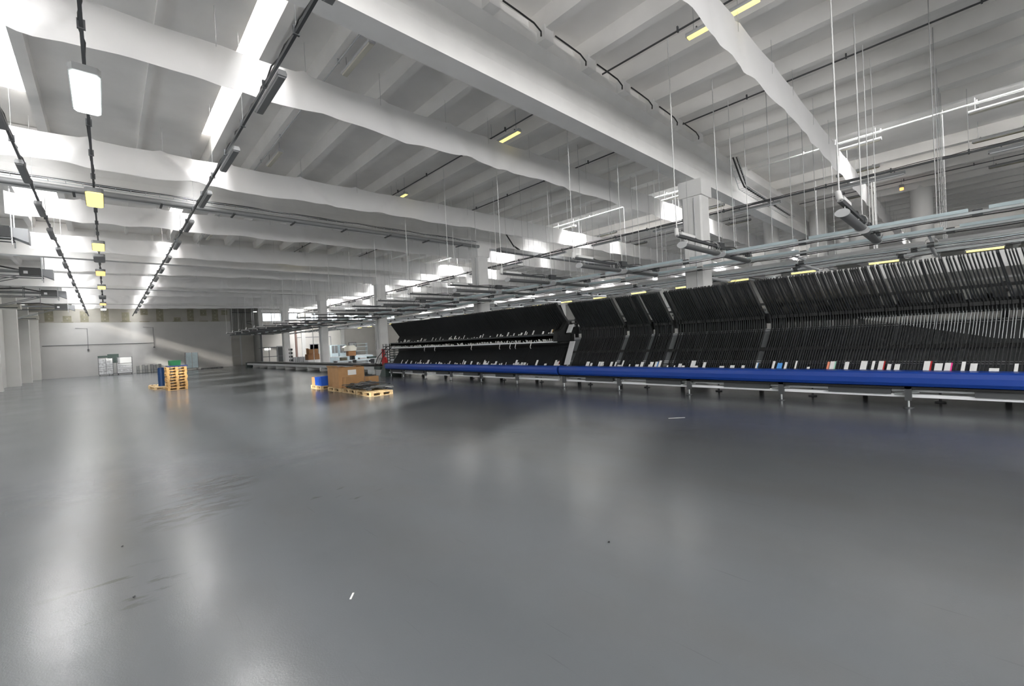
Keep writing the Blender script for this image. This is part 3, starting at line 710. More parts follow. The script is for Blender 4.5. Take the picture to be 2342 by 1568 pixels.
    while y < y1 - (0.03 if far else 0.17):
        if not any(abs(y - s) < (0.03 if far else 0.06) for s in skip) and r.random() > (0 if far else 0.02):
            yy = y + r.uniform(-0.007, 0.007)
            if y > -0.95 and n < 100:
                m = MB(); fn(m, yy, r); B(m, 'chute_divider'); n += 1
            else: fn(rest, yy, r)
        y += 0.0475
    o = B(rest, 'chute_divider_row'); o['kind'] = 'stuff'
    return t
YJ = 9.42
near = sorter('sorting_machine', 'near black sorting machine, zigzag slats over a blue guard, cut by the right edge', -2.8, YJ - 0.05, False)
farm = sorter('sorting_machine', 'far black sorting machine with a middle shelf and blue guard, left of the nearer one', YJ + 0.05, 21.7, True)
# end plates in the gap between the two, and the board behind the near slats
m = MB(); o = -0.02
m.prism([(11.30, 0.72), (11.36, 0.72), (11.74, 1.5), (11.68, 1.5)], 'y', YJ - 0.16, YJ + 0.04, lgrey)
m.prism([(11.50, 1.80), (11.56, 1.80), (11.74, 2.08), (11.68, 2.08)], 'y', YJ - 0.14, YJ + 0.04, lgrey)
po = m.build('end_plate', near); po.location = (-11.2, -(YJ - 0.05 - 2.8) / 2, 0); po['label'] = 'light grey end plates'
m = MB(); m.prism([(11.10, 1.52), (11.95, 1.52), (11.98, 2.2), (11.7, 2.2), (11.45, 1.95), (11.15, 1.85)], 'y', YJ + 0.16, YJ + 0.30, blackm)
po = m.build('end_housing', farm); po.location = (-11.2, -(YJ + 0.05 + 21.7) / 2, 0)
bd = boxm(12.9, 12.96, -3.2, 3.7, 2.62, 2.95, white); bd.box(12.95, 13.0, -3.2, 9, 2.40, 2.44, lgrey)
bo = bd.build('back_board', near); bo.location = (-11.2, -(YJ - 0.05 - 2.8) / 2, 0); bo['label'] = 'light grey board behind the slat tips'
# dark end plinth and guard at the far left end
m = MB(); m.add([(10.95, 21.75, 0.0), (11.0, 22.55, 0.0), (11.9, 22.55, 0), (11.9, 21.75, 0), (10.95, 21.75, 0.72), (11.0, 22.0, 0.72), (11.9, 22.0, 0.72), (11.9, 21.75, 0.72)],
      [(3, 2, 1, 0), (4, 5, 6, 7), (0, 1, 5, 4), (1, 2, 6, 5), (2, 3, 7, 6), (3, 0, 4, 7)], dgreen)
t = m.build('machine_plinth'); tag(t, 'dark green wedge plinth closing the left end of the far sorter', 'plinth')
m = MB().box(11.1, 11.9, 22.6, 23.2, 0, 0.34, lgrey).box(11.05, 11.9, 22.6, 23.3, 0.34, 0.5, dgreen); tag(m.build('step_box'), 'low pale step box with dark green lid between plinth and conveyor', 'step')
m = MB()
for yy in (22.65, 23.25): m.tube([(11.3, yy + .5, 0.5), (11.4, yy + .25, 1.0), (11.6, yy, 1.35), (11.75, yy - .25, 1.60), (12.0, yy - .5, 1.66)], 0.022, cable, 8)
m.tube([(11.3, 23.15, 0.5), (11.3, 23.75, 0.5)], 0.022, cable, 8); m.tube([(11.6, 22.65, 0.5), (11.6, 22.65, 1.35)], 0.02, cable, 8)
tag(m.build('handrail'), 'curved black tube handrail beside the left end of the sorter', 'handrail')
m = MB(); m.prism([(22.75, 0.52), (23.05, 0.52), (23.15, 0.8), (23.0, 1.02), (22.8, 1.0), (22.7, 0.75)], 'x', 11.45, 11.6, red); m.tube([(11.5, 22.8, 1.0), (11.5, 22.9, 1.12), (11.5, 23.0, 1.0)], 0.012, red, 6)
tag(m.build('red_bag'), 'red bag hanging by the handrail at the left end of the sorter', 'bag')

# ------------------------------------------------------------------ packets standing in the chutes
casem = mat('cream_casing', (0.30, 0.29, 0.25), 0.6)
hoodm = mat('hood_grey', (0.30, 0.31, 0.32), 0.5)
def packet(y, z, dy, h, x=11.30, m1=paper, m2=None, lab=None, grp='white packets in the sorter chutes'):
    lean = 0.48
    pk = MB(); s = [(x, 0), (x + 0.012, 0), (x + 0.012 + h * lean, h), (x + h * lean, h)]
    L = -0.16 * h
    def quad(ya, yb, mt):
        vs = [(a, yy + (L if c > 0 else 0), c) for yy in (ya, yb) for (a, c) in s]
        pk.add([(a - x, b, c) for a, b, c in vs], [(0, 1, 2, 3), (7, 6, 5, 4), (0, 4, 5, 1), (1, 5, 6, 2), (2, 6, 7, 3), (3, 7, 4, 0)], mt)
    if m2: quad(-dy / 2, -dy * 0.28, m2); quad(-dy * 0.28, dy / 2, m1)
    else: quad(-dy / 2, dy / 2, m1)
    o = pk.build('packet', None, (x, y, z)); return tag(o, lab, 'packet', grp)
# remarkable ones near the camera
sp = [(1.22, .10, .17, paper, red, 'white packet with a red right edge in the near sorter chutes'), (1.10, .06, .11, paper, None, 'plain white packet right of the red edged one'),
      (0.98, .08, .11, paper, None, 'cream packet between the red edged and the red striped one'), (0.55, .11, .17, paper, red, 'large white packet with thin red edge, left of the pink one'),
      (0.27, .10, .14, paper, pink, 'white and pink printed packet in the near sorter'), (0.08, .05, .16, paper, None, 'narrow white packet standing right of the pink one'),
      (-0.30, .12, .05, paper, None, 'flat white packet far right in the near sorter chutes'), (2.02, .10, .16, paper, mint, 'white packet with mint and salmon print in the near sorter'),
      (2.10, .04, .15, orange, None, 'salmon coloured packet beside the mint one'), (1.78, .07, .15, paper, None, 'tall white packet left of the blue dark chute'),
      (3.02, .10, .12, skyb, skyb, 'sky blue and white packet in the near sorter'), (3.15, .05, .16, paper, None, 'white packet leaning left of the sky blue one'),
      (2.90, .05, .14, paper, None, 'white packet leaning right of the sky blue one'), (3.5, .05, .12, paper, skyb, 'white packet with blue corner, left of the sky blue one'),
      (6.1, .09, .14, paper, skyb, 'white packet pair with a blue edge, middle of the near sorter'), (9.75, .06, .15, paper, red, 'white packet with red dot at the right end of the far sorter')]
for (y, dy, h, a, b, lab) in sp:
    packet(y, 0.69, dy, h, 11.30, a, b, lab, 'notable packets in the sorter chutes')
r = random.Random(21); gl = 'small white packet peeking over the blue guard of the near sorter'
for c in [-0.55, -0.05, 0.4, 1.5, 1.35, 2.45, 2.7, 3.8, 4.05, 4.3, 4.75, 4.95, 5.05, 5.3, 5.4, 5.55, 5.75, 6.0, 6.25, 6.3, 6.55, 6.7, 6.95, 7.2, 7.3, 7.45, 7.6, 7.9, 7.95, 8.05, 8.35, 8.5]:
    packet(c, 0.69, r.uniform(0.03, 0.12), r.choice([0.04, 0.06, 0.09, 0.13, 0.17]), 11.30, paper, None, gl, 'white packets in the near sorter')
gl = 'small white packet in the lower chutes of the far sorter, just above the blue guard'; y = 9.7
while y < 21:
    packet(y, 0.69, r.uniform(0.03, 0.13), r.choice([0.04, 0.06, 0.09, 0.13, 0.18]), 11.30, paper, None, gl, 'white packets in the lower far chutes'); y += r.choice([0.08, 0.11, 0.15, 0.25, 0.45])
gl = 'small white packet on the middle shelf of the far sorter'; y = 9.95
while y < 21.2:
    packet(y, 1.75, r.uniform(0.03, 0.10), r.choice([0.05, 0.07, 0.10, 0.15, 0.20]), 11.34, paper, None, gl, 'white packets on the far sorter shelf'); y += r.choice([0.09, 0.12, 0.15, 0.2, 0.3])
packet(10.12, 1.75, 0.08, 0.20, 11.42, paper, ambp, 'amber and white packet at the right end of the far sorter shelf', 'notable packets in the sorter chutes')

# ------------------------------------------------------------------ low conveyor leading left to the back wall
t = thing('belt_conveyor', 'low long dark-belted conveyor with pale side, from sorter end to back wall', 'conveyor', (11.4, 36, 0))
B_ = lambda m, nm: setattr(m.build(nm, t), 'location', (-11.4, -36, 0))
B_(boxm(11.42, 12.3, 23.4, 55.5, 0.44, 0.58, blackm), 'belt'); B_(boxm(11.36, 11.42, 23.4, 55.5, 0.28, 0.47, lgrey).box(12.3, 12.36, 23.4, 55.5, 0.28, 0.6, lgrey), 'side_rail')
y = 24.0
while y < 55.4:
    B_(boxm(11.40, 12.3, y, y + 0.07, 0.0, 0.28, concrete).box(11.40, 12.3, y, y + 0.35, 0.0, 0.02, concrete), 'leg'); y += 2.9
B_(boxm(11.3, 12.4, 55.5, 56.0, 0.0, 0.55, dgreen), 'end_housing')

# ------------------------------------------------------------------ pallets and goods on the floor
def pallet_mesh(L, Wd, m):
    """europallet pieces: length along Y"""
    top = MB()
    for k in range(5):
        x = -Wd / 2 + (Wd - 0.12) * k / 4; top.box(x, x + 0.12, -L / 2, L / 2, 0.122, 0.144, m)
    cr_ = MB()
    for y in (-L / 2, -0.07, L / 2 - 0.14): cr_.box(-Wd / 2, Wd / 2, y, y + 0.14, 0.10, 0.122, m)
    bl = MB()
    for y in (-L / 2, -0.07, L / 2 - 0.14):
        for x in (-Wd / 2, -0.05, Wd / 2 - 0.10): bl.box(x, x + 0.10, y, y + 0.14, 0.022, 0.10, m)
    bt = MB()
    for x in (-Wd / 2, -0.05, Wd / 2 - 0.10): bt.box(x, x + 0.10, -L / 2, L / 2, 0.0, 0.022, m)
    for y in (-L / 2, L / 2 - 0.10): bt.box(-Wd / 2 + .1, Wd / 2 - .1, y, y + 0.10, 0.0, 0.022, m)
    return (('top_board', top), ('stringer', cr_), ('bottom_board', bt))
def pallet(label, loc, rz=0.0, m=wood, group=None, L=1.2, Wd=0.8):
    p = thing('wooden_pallet', label, 'pallet', loc, rz, group)
    for nm, mm in pallet_mesh(L, Wd, m): mm.build(nm, p)
    multi(p, 'block', MB().box(-0.05, 0.05, -0.07, 0.07, 0.022, 0.10, m), [(x, y, 0) for x in (-Wd / 2 + .05, 0, Wd / 2 - .05) for y in (-L / 2 + .07, 0, L / 2 - .07)])
    return p
pg = 'pallets of goods in the middle of the floor'
pa = pallet('wooden pallet under the small carton and blue crates, left end of the floor group', (6.75, 18.95, 0), PI / 2 * 0 , wood, pg)
pb = dup(pa, (6.75, 17.0, 0), label='wooden pallet under the tall open cardboard boxes', group=pg)
pc = dup(pa, (6.78, 15.65, 0), label='wooden pallet under the dark pile, next to the tall boxes', group=pg)
pd = dup(pa, (6.72, 14.27, 0), label='nearest wooden pallet at the right end of the floor group', group=pg)
ZP = 0.144
def carton(label, x0, x1, y0, y1, z0, h, m=card, flaps=True, group=None, lean=0.0, lab=False):
    """open carton: walls with thickness, bottom and raised flaps"""
    t = thing('cardboard_box', label, 'cardboard box', ((x0 + x1) / 2, (y0 + y1) / 2, z0), lean, group)
    a, b = (x1 - x0) / 2, (y1 - y0) / 2; w = 0.012
    mm = MB().box(-a, a, -b, -b + w, 0, h, m).box(-a, a, b - w, b, 0, h, m).box(-a, -a + w, -b + w, b - w, 0, h, m).box(a - w, a, -b + w, b - w, 0, h, m).box(-a, a, -b, b, 0, 0.01, m)
    mm.build('body', t)
    if flaps:
        f = MB(); q = 0.10
        f.add([(-a, -b, h), (-a, b, h), (-a - 0.05, b, h + q), (-a - 0.05, -b, h + q), (-a + w, -b, h), (-a + w, b, h), (-a - 0.05 + w, b, h + q), (-a - 0.05 + w, -b, h + q)], [(0, 1, 2, 3), (7, 6, 5, 4), (0, 4, 5, 1), (2, 6, 7, 3), (1, 5, 6, 2), (0, 3, 7, 4)], m)
        f.add([(a - w, -b, h), (a - w, b, h), (a - 0.15, b, h + 0.03), (a - 0.15, -b, h + 0.03), (a, -b, h), (a, b, h), (a - 0.15, b, h + 0.045), (a - 0.15, -b, h + 0.045)], [(0, 1, 2, 3), (7, 6, 5, 4), (0, 4, 5, 1), (2, 6, 7, 3), (1, 5, 6, 2), (0, 3, 7, 4)], m)
        f.build('flap', t)
    else:
        MB().box(-a, a, -b, b, h, h + 0.008, m).box(-0.03, 0.03, -b, b, h + 0.008, h + 0.010, card2).build('lid', t)
    if lab:
        boxm(-0.15, 0.18, -b - 0.006, -b, h * 0.62, h * 0.88, paper).build('paper_sheet', t)
    return t
carton('small closed carton at the left end of the floor pallets', 6.38, 6.85, 19.12, 19.5, ZP, 0.34, card, False)
def crate(label, x0, x1, y0, y1, z0, h, m, group=None):
    t = thing('plastic_crate', label, 'crate', ((x0 + x1) / 2, (y0 + y1) / 2, z0), 0, group); a, b = (x1 - x0) / 2, (y1 - y0) / 2
    mm = MB()
    for s in (-1, 1):
        mm.prism([(s * (a - 0.03), 0), (s * a, h), (s * (a - 0.012), h), (s * (a - 0.042), 0)], 'y', -b, b, m)
        mm.prism([(s * (b - 0.03), 0), (s * b, h), (s * (b - 0.012), h), (s * (b - 0.042), 0)], 'x', -a + 0.02, a - 0.02, m)
    mm.box(-a + 0.03, a - 0.03, -b + 0.03, b - 0.03, 0, 0.012, m); mm.build('body', t)
    MB().box(-a - 0.01, a + 0.01, -b - 0.01, -b + 0.01, h - 0.03, h, m).box(-a - 0.01, a + 0.01, b - 0.01, b + 0.01, h - 0.03, h, m).box(-a - 0.01, -a + 0.01, -b + 0.01, b - 0.01, h - 0.03, h, m).box(a - 0.01, a + 0.01, -b + 0.01, b - 0.01, h - 0.03, h, m).build('rim', t)
    m2 = MB()
    for k in range(4): m2.box(-a - 0.008, -a + 0.004, -b + 0.05 + k * (2 * b - 0.1) / 3.2, -b + 0.07 + k * (2 * b - 0.1) / 3.2, 0.03, h - 0.03, m)
    m2.build('stiffener', t); return t
crate('blue plastic crate beside the small carton', 6.37, 6.92, 18.76, 19.10, ZP, 0.36, bluebox, 'blue crates on the left floor pallet')
crate('blue plastic crate next to the tall boxes', 6.37, 6.95, 18.38, 18.73, ZP, 0.38, bluebox, 'blue crates on the left floor pallet')
carton('left tall open cardboard box on the floor pallets, light side towards the camera', 6.50, 7.05, 17.42, 17.90, ZP, 0.74, card, True, None, 0.10)
carton('largest tall open cardboard box with a white sheet stuck on its brown side', 6.36, 7.38, 16.45, 17.14, ZP, 0.76, card, True, None, 0.0, True)
carton('narrow small carton leaning in front of the largest cardboard box', 6.50, 6.80, 16.20, 16.42, ZP, 0.40, card, False, None, 0.12)
carton('little low carton right of the largest cardboard box', 7.35, 7.75, 16.0, 16.35, 0.0, 0.50, card, False)
# dark metal strips heaped on the right pallets
r = random.Random(5); t = thing('strip_pile', 'heap of dark and grey metal strips on the two right floor pallets', 'metal strips', (6.8, 15.0, ZP))
for k in range(46):
    m = MB(); L = r.uniform(0.5, 1.0); a = r.uniform(-0.6, 0.6) + (PI / 2 if r.random() < 0.5 else 0); cx = r.uniform(-0.25, 0.30); cy = r.uniform(-1.0, 0.95); cz = 0.012 + 0.0050 * k * (1 - 0.4 * abs(cy)); ti = r.uniform(-0.02, 0.14)
    c, s = math.cos(a), math.sin(a); w = r.uniform(0.03, 0.06)
    vs = []
    for u in (-L / 2, L / 2):
        for v in (-w, w):
            for z in (0, 0.022): vs.append((cx + u * c - v * s, cy + u * s + v * c, cz + z + max(0, u * ti)))
    m.add(vs, [(0, 1, 3, 2), (4, 6, 7, 5), (0, 4, 5, 1), (2, 3, 7, 6), (0, 2, 6, 4), (1, 5, 7, 3)], r.choice([dsteel, black, dsteel, grey, dgreen, black]))
    m.build('strip', t)
# pallet stack
for k in range(8):
    lab = 'orange wooden pallet of the tall stack, ' + ['bottom one on the floor', 'second from the bottom', 'third from the bottom', 'fourth from the bottom', 'fourth from the top', 'third from the top', 'second from the top', 'topmost under the blue sheet'][k]
    if k == 0: s0 = pallet(lab, (2.50, 27.75, 0), 0.0, wood2, 'pallets of the tall stack')
    else: dup(s0, (2.50 + r.uniform(-.02, .02), 27.75 + r.uniform(-.02, .02), 0.144 * k), label=lab)
ZS = 0.144 * 8
pallet('flat pallet lying on the floor left behind the tall stack', (2.02, 29.4, 0), 0.1, wood, 'loose pallets by the stack'); pallet('second flat pallet on the floor farther behind the stack', (2.0, 31.2, 0), -0.1, wood, 'loose pallets by the stack')
t = boxm(-0.40, 0.40, -0.55, 0.55, 0, 0.07, navy).build('blue_cover', None, (2.55, 27.75, ZS)); tag(t, 'dark blue plastic lid lying on top of the pallet stack', 'lid')
crate('green plastic crate standing on top of the pallet stack', 2.22, 2.70, 27.30, 27.72, ZS + 0.07, 0.26, green)
t = thing('plastic_drum', 'upright blue plastic drum behind the left side of the pallet stack', 'drum', (2.03, 29.4, 0.144)); MB().tube([(0, 0, 0), (0, 0, 0.03), (0, 0, 0.3), (0, 0, 0.33), (0, 0, 0.36), (0, 0, 0.7), (0, 0, 0.95)], 0.14, navy2, 18).build('body', t)
m = MB()
for z in (0.32, 0.64): m.tube([(0, 0, z), (0, 0, z + 0.03)], 0.15, navy2, 18)
m.build('ring', t); MB().tube([(0, 0, 0.95), (0, 0, 0.98)], 0.12, navy, 18).build('lid', t)

# roll containers by the back partition
def roll_cage(label, loc, w, d, h, fill, dark=False, rz=0):
    t = thing('roll_container', label, 'roll container', loc, rz)
    MB().box(-w / 2, w / 2, -d / 2, d / 2, 0.14, 0.18, dsteel).build('base', t)
    for (x, y) in ((-w / 2 + .08, -d / 2 + .08), (w / 2 - .08, -d / 2 + .08), (-w / 2 + .08, d / 2 - .08), (w / 2 - .08, d / 2 - .08)):
        MB().tube([(x - 0.02, y, 0.06), (x + 0.02, y, 0.06)], 0.06, black, 12).box(x - 0.03, x + 0.03, y - 0.03, y + 0.03, 0.11, 0.14, dsteel).build('wheel', t)
    m = MB()
    for s in (-1, 1):
        x = s * (w / 2 - 0.015)
        for y in (-d / 2 + 0.02, d / 2 - 0.02): m.box(x - .015, x + .015, y - .015, y + .015, 0.18, h, dsteel)
        z = 0.35
        while z < h: m.box(x - .006, x + .006, -d / 2, d / 2, z, z + 0.012, steel); z += 0.22
    m.box(-w / 2, w / 2, -0.02 + d / 2 - 0.01, d / 2 + 0.01, h - 0.04, h, dsteel); m.build('side_frame', t)
    fill(t, w, d, h); return t
def f_wrap(t, w, d, h):
    boxm(-w / 2 + .06, w / 2 - .06, -d / 2 + .02, d / 2 - .05, 0.18, h * 0.86, foil).build('wrapped_goods', t)
    m = MB()
    for z in (0.5, 0.7, 0.9): m.box(-w / 2 + .05, w / 2 - .05, -d / 2, -d / 2 + .02, z, z + 0.02, dsteel)
    m.box(-0.01, 0.02, -d / 2, -d / 2 + .02, 0.2, h * .86, dsteel); m.build('strap', t)
    boxm(-w / 2, w / 2, -d / 2, d / 2, h * 0.90, h, dgreen).build('crate', t)
roll_cage('tall roll container of shrink-wrapped goods with dark top, leftmost at the partition', (-0.15, 61.8, 0), 1.15, 0.9, 2.1, f_wrap)
def f_crate(t, w, d, h):
    r = random.Random(2)
    for k in range(5):
        z = 0.2 + 0.2 * k; boxm(-w / 2 + 0.05, w / 2 - 0.05, -d / 2 + .05, d / 2 - .05, z, z + 0.17, foil if k % 2 else lgrey).build('crate', t)
    boxm(-w / 2 + 0.1, w / 2 - .05, -d / 2 + .1, d / 2 - .05, 1.25, h - 0.05, lgrey).build('carton', t)
roll_cage('shorter roll container with pale boxes, right of the tall wrapped one', (1.30, 61.9, 0), 1.25, 0.9, 1.9, f_crate)
def f_panel(t, w, d, h):
    for s in (-1, 1): boxm(s * w / 4 - w / 4 + 0.03, s * w / 4 + w / 4 - 0.03, -d / 2, -d / 2 + 0.03, 0.25, h, trayb).build('door', t)
    boxm(-w / 2 + .04, w / 2 - .04, -d / 2 + 0.05, d / 2 - 0.05, 0.2, h - 0.1, lgrey).build('goods', t)
roll_cage('grey roll container with closed doors standing alone right of the pallet stack', (7.05, 61.5, 0), 1.15, 0.85, 2.0, f_panel)
dc = roll_cage('dark roll container half hidden behind the tall wrapped one', (0.45, 63.3, 0), 0.9, 0.8, 2.25, lambda t, w, d, h: boxm(-w / 2, w / 2, -d / 2, d / 2, 1.3, h, dgreen).build('goods', t))
g0 = None
for k in range(9):
    x = 2.35 + 0.235 * k
    lab = 'grey slatted bundle in the row along the partition, %s from the left' % (['leftmost'] + ORD[1:])[k]
    t = thing('steel_bundle', lab, 'bundle', (x, 62.0, 0), 0, 'grey bundles along the partition')
    MB().box(-0.105, 0.105, -0.35, 0.35, 0.05, 0.82 + 0.05 * (k % 3), [slatm, greywall, slatm][k % 3]).build('slats', t)
    MB().box(-0.108, 0.108, -0.36, -0.35, 0.3, 0.33, dsteel).box(-0.1, 0.1, -0.3, 0.3, 0, 0.05, dsteel).build('strap', t)
for k, x in enumerate((8.4, 9.3)):
    pallet('dark low empty pallet on the floor near the partition, %s one' % ['left', 'right'][k], (x, 60.3 + k * 0.5, 0), PI / 2, dsteel, 'dark pallets by the partition')
# pipework on the partition
t = thing('wall_pipe', 'thin dark pipe along the white partition with two drop legs', 'pipe', (0, 64.96, 0))
MB().tube([(-4.8, 0, 3.42), (4.0, 0, 3.36)], 0.025, dsteel, 6).build('pipe', t)
for x in (-1.45, 4.02):
    MB().tube([(x, 0, 2.85), (x, 0, 5.15), (x - 0.9, 0, 5.2)], 0.02, dsteel, 6).build('pipe', t); MB().box(x - 0.08, x + 0.08, -0.06, 0.02, 2.78, 2.92, dsteel).build('valve', t)

# ------------------------------------------------------------------ unit heaters on the left wall
for k, (y, w) in enumerate(((23.8, 'nearest one at the left edge'), (33.6, 'middle one of three'), (43.5, 'farthest one of three'), (54.0, 'small one in the far corner'))):
    t = thing('unit_heater', 'dark air heater framed off the left wall, ' + w, 'heater', (0, y, 0))
    MB().box(-3.1, -2.35, -0.3, 0.3, 6.28, 6.68, black).build('fan_box', t)
    boxm(-2.95, -2.8, -0.31, -0.30, 6.36, 6.5, lgrey).build('rating_plate', t)
    m = MB(); m.prism([(-0.26, 6.30), (0.26, 6.30), (0.26, 6.64), (-0.26, 6.64)], 'x', -2.35, -2.28, dsteel)
    q = [(-2.28, -.26, 6.3), (-2.28, .26, 6.3), (-2.28, .26, 6.64), (-2.28, -.26, 6.64), (-1.9, -.34, 6.12), (-1.9, .34, 6.12), (-1.9, .34, 6.62), (-1.9, -.34, 6.62)]
    m.add(q, [(0, 1, 5, 4), (1, 2, 6, 5), (2, 3, 7, 6), (3, 0, 4, 7), (4, 5, 6, 7), (3, 2, 1, 0)], hoodm); m.build('air_hood', t)
    m = MB()
    for yy in (-0.36, 0.36):
        m.tube([(XMIN + .05, yy, 6.22), (-2.3, yy, 6.22)], 0.025, dsteel, 6); m.tube([(XMIN + .05, yy, 5.4), (-3.2, yy, 6.2)], 0.025, grey, 6); m.tube([(-2.3, yy, 6.0), (-2.3, yy, 8.0)], 0.02, lgrey, 6); m.tube([(-3.9, yy, 6.22), (-3.9, yy, 8.0)], 0.02, grey, 6)
    m.tube([(-2.3, -.36, 6.22), (-2.3, .36, 6.22)], 0.025, dsteel, 6); m.build('steel_frame', t)
    m = MB(); m.tube([(XMIN + .05, 0, 6.5), (-4.2, 0, 6.5), (-3.1, 0, 6.5)], 0.08, grey, 10); m.tube([(XMIN + .05, 0.2, 6.7), (-4.0, 0.2, 6.8), (-3.1, 0.2, 6.6)], 0.04, cable, 8); m.build('duct', t)
    m = MB(); m.box(-5.4, -4.2, 1.0, 1.9, 5.5, 5.8, casem); m.box(-5.3, -4.3, 0.97, 1.0, 5.52, 5.58, black); m.build('casing', t)

# ------------------------------------------------------------------ clutter in the back right area
t = thing('fire_cabinet', 'red and white fire hose cabinet on the column at the left sorter end', 'fire cabinet', (14.82, 30.0, 0.78))
MB().box(-0.25, 0.0, -0.15, 0.2, 0, 0.64, white).build('cabinet', t); boxm(0.0, 0.24, -0.17, 0.05, 0, 0.64, red).build('hose_box', t)
for k, (x, y, z0, n, w, lab) in enumerate(((13.9, 26.2, 0.0, 9, 0.42, 'dark green shelf tower left of the far sorter, middle one'), (13.95, 27.4, 0.2, 8, 0.2, 'narrow dark shelf tower, leftmost beside the column'), (13.95, 25.0, 0.0, 7, 0.42, 'dark green shelf tower seen under the far sorter shelf, right one'))):
    t = thing('shelf_tower', lab, 'shelf', (x, y, 0), 0.2)
    m = MB()
    for sx in (-1, 1):
        for sy in (-1, 1): m.box(sx * w / 2 - .015, sx * w / 2 + .015, sy * .2 - .015, sy * .2 + .015, 0, 1.78, dgreen)
    m.build('frame', t)
    for i in range(n):
        z = 0.25 + i * 1.5 / n; MB().box(-w / 2, w / 2, -0.2, 0.2, z, z + 0.05, [dgreen, dsteel][i % 2]).build('shelf', t)
def simple(name, lab, cat, box, m): return tag(boxm(*box, m).build(name), lab, cat)
carton('big brown cardboard box at the bottom of the pair behind the conveyor', 16.0, 17.2, 49.6, 50.6, 0.5, 0.62, card2, False)
tag(boxm(15.9, 17.3, 49.5, 50.7, 0.0, 0.5, concrete).build('platform'), 'low pale platform under the brown boxes by the conveyor', 'platform')
carton('brown cardboard box stacked on the lower one behind the conveyor', 16.1, 17.1, 49.65, 50.5, 1.13, 0.55, card2, True)
t = thing('document_rack', 'black and white stacked boxes post near the farthest column', 'rack', (14.95, 52.0, 0)); 
for i in range(5): MB().box(-0.16, 0.16, -0.15, 0.15, 0.05 + 0.4 * i, 0.25 + 0.4 * i, black).build('box', t)
for i in range(4): MB().box(-0.10, 0.10, -0.1, 0.1, 0.25 + 0.4 * i, 0.45 + 0.4 * i, lgrey).build('spacer', t)
MB().box(-0.2, 0.2, -0.2, 0.2, 0, 0.05, dsteel).build('base', t)
m = MB()
t = thing('wire_basket_cart', 'row of grey wire baskets on the floor behind the conveyor', 'cart', (16.3, 53.5, 0))
m.box(-1.0, 1.0, -0.3, 0.3, 0.2, 0.25, dsteel); m.build('base', t)
for i in range(9): MB().box(-0.95 + i * 0.22, -0.90 + i * 0.22, -0.3, 0.3, 0.25, 0.85, lgrey).build('divider', t)
for x in (-0.8, 0.8): MB().tube([(x, -0.05, 0.1), (x, 0.05, 0.1)], 0.1, black, 12).build('wheel', t)
tag(MB().tube([(18.85, 63, 0.0), (18.85, 63, 4.4)], 0.14, mat('brown_pipe', (0.2, 0.13, 0.11), 0.6), 12).build('drain_pipe'), 'thick brown vertical pipe near the back wall doors', 'pipe')
t = thing('exit_sign', 'glowing white sign plate on a rail left of the dark door', 'sign', (15.75, 64.8, 1.85)); MB().prism([(-.36, .03), (-.33, 0), (.33, 0), (.36, .03), (.36, .22), (.33, .25), (-.33, .25), (-.36, .22)], 'y', -0.03, 0.0, glowwhite).build('panel', t); boxm(-1.0, 1.2, 0.0, 0.2, 0.25, 0.30, dsteel).build('rail', t)
t = thing('louvre_panel', 'bright white louvred panel lit from outside on the back wall', 'panel', (23.1, 64.9, 0.7)); MB().box(-0.4, 0.4, 0, 0.06, 0, 1.75, glowwhite).build('pane', t)  # pane emits by itself in place of light from outside
m = MB()
for i in range(9): m.box(-0.42, 0.42, -0.02, 0.0, 0.1 + i * 0.18, 0.14 + i * 0.18, grey)
m.build('louvre', t)
for k, x in enumerate((24.4, 25.6)): 
    t = thing('glass_cabinet', 'tall grey glazed cabinet against the back wall, %s one' % ['left', 'right'][k], 'cabinet', (x, 64.3, 0)); boxm(-0.5, 0.5, -0.3, 0.3, 0, 2.1, trayb).build('body', t); boxm(-0.42, -0.03, -0.32, -0.3, 0.9, 2.0, grey).build('door', t); boxm(0.03, 0.42, -0.32, -0.3, 0.9, 2.0, grey).build('door', t)
t = thing('work_bench', 'long grey bench behind the conveyor with things on it', 'bench', (18.7, 45.0, 0)); boxm(-2.4, 2.4, -0.4, 0.4, 0.70, 0.76, lgrey).build('top', t); boxm(-2.4, 2.4, -0.38, -0.34, 0.2, 0.70, trayb).build('front_panel', t)
for x in (-2.3, 0, 2.3): boxm(x - 0.04, x + 0.04, -0.3, 0.35, 0, 0.70, dsteel).build('leg', t)
t = thing('work_bench', 'low dark table just behind the conveyor near the red cabinet column', 'bench', (17.0, 38.0, 0)); boxm(-2.6, 2.6, -0.4, 0.4, 0.50, 0.55, lgrey).build('top', t)
for x in (-2.5, -.8, .9, 2.5): boxm(x - 0.04, x + 0.04, -0.35, 0.35, 0, 0.50, dsteel).build('leg', t)
for k, (x, w, h, m, lab) in enumerate(((15.2, 0.5, 0.25, olive, 'olive box'), (16.0, 0.3, 0.35, black, 'black box'), (16.9, 0.6, 0.14, lgrey, 'flat pale box'), (17.8, 0.7, 0.18, dgreen, 'dark green box'), (18.9, 0.5, 0.22, grey, 'grey box'))):
    tag(boxm(x - w / 2, x + w / 2, 37.75, 38.2, 0.55, 0.55 + h, m).build('box'), lab + ' lying on the low dark table behind the conveyor', 'box', 'boxes on the low table')
carton('orange brown carton under the white wrapped parcel on the bench', 18.45, 19.25, 44.7, 45.3, 0.76, 0.5, card2, False)
tag(MB().prism([(18.0, 1.28), (19.3, 1.28), (19.35, 1.6), (19.1, 1.85), (18.3, 1.85), (18.0, 1.65)], 'y', 44.65, 45.35, offl).build('wrapped_parcel'), 'cream wrapped parcel lying on the orange brown carton', 'parcel')
t = thing('glass_rack', 'pale glass shelving rack left of the fire cabinet column', 'rack', (20.6, 46.5, 0))
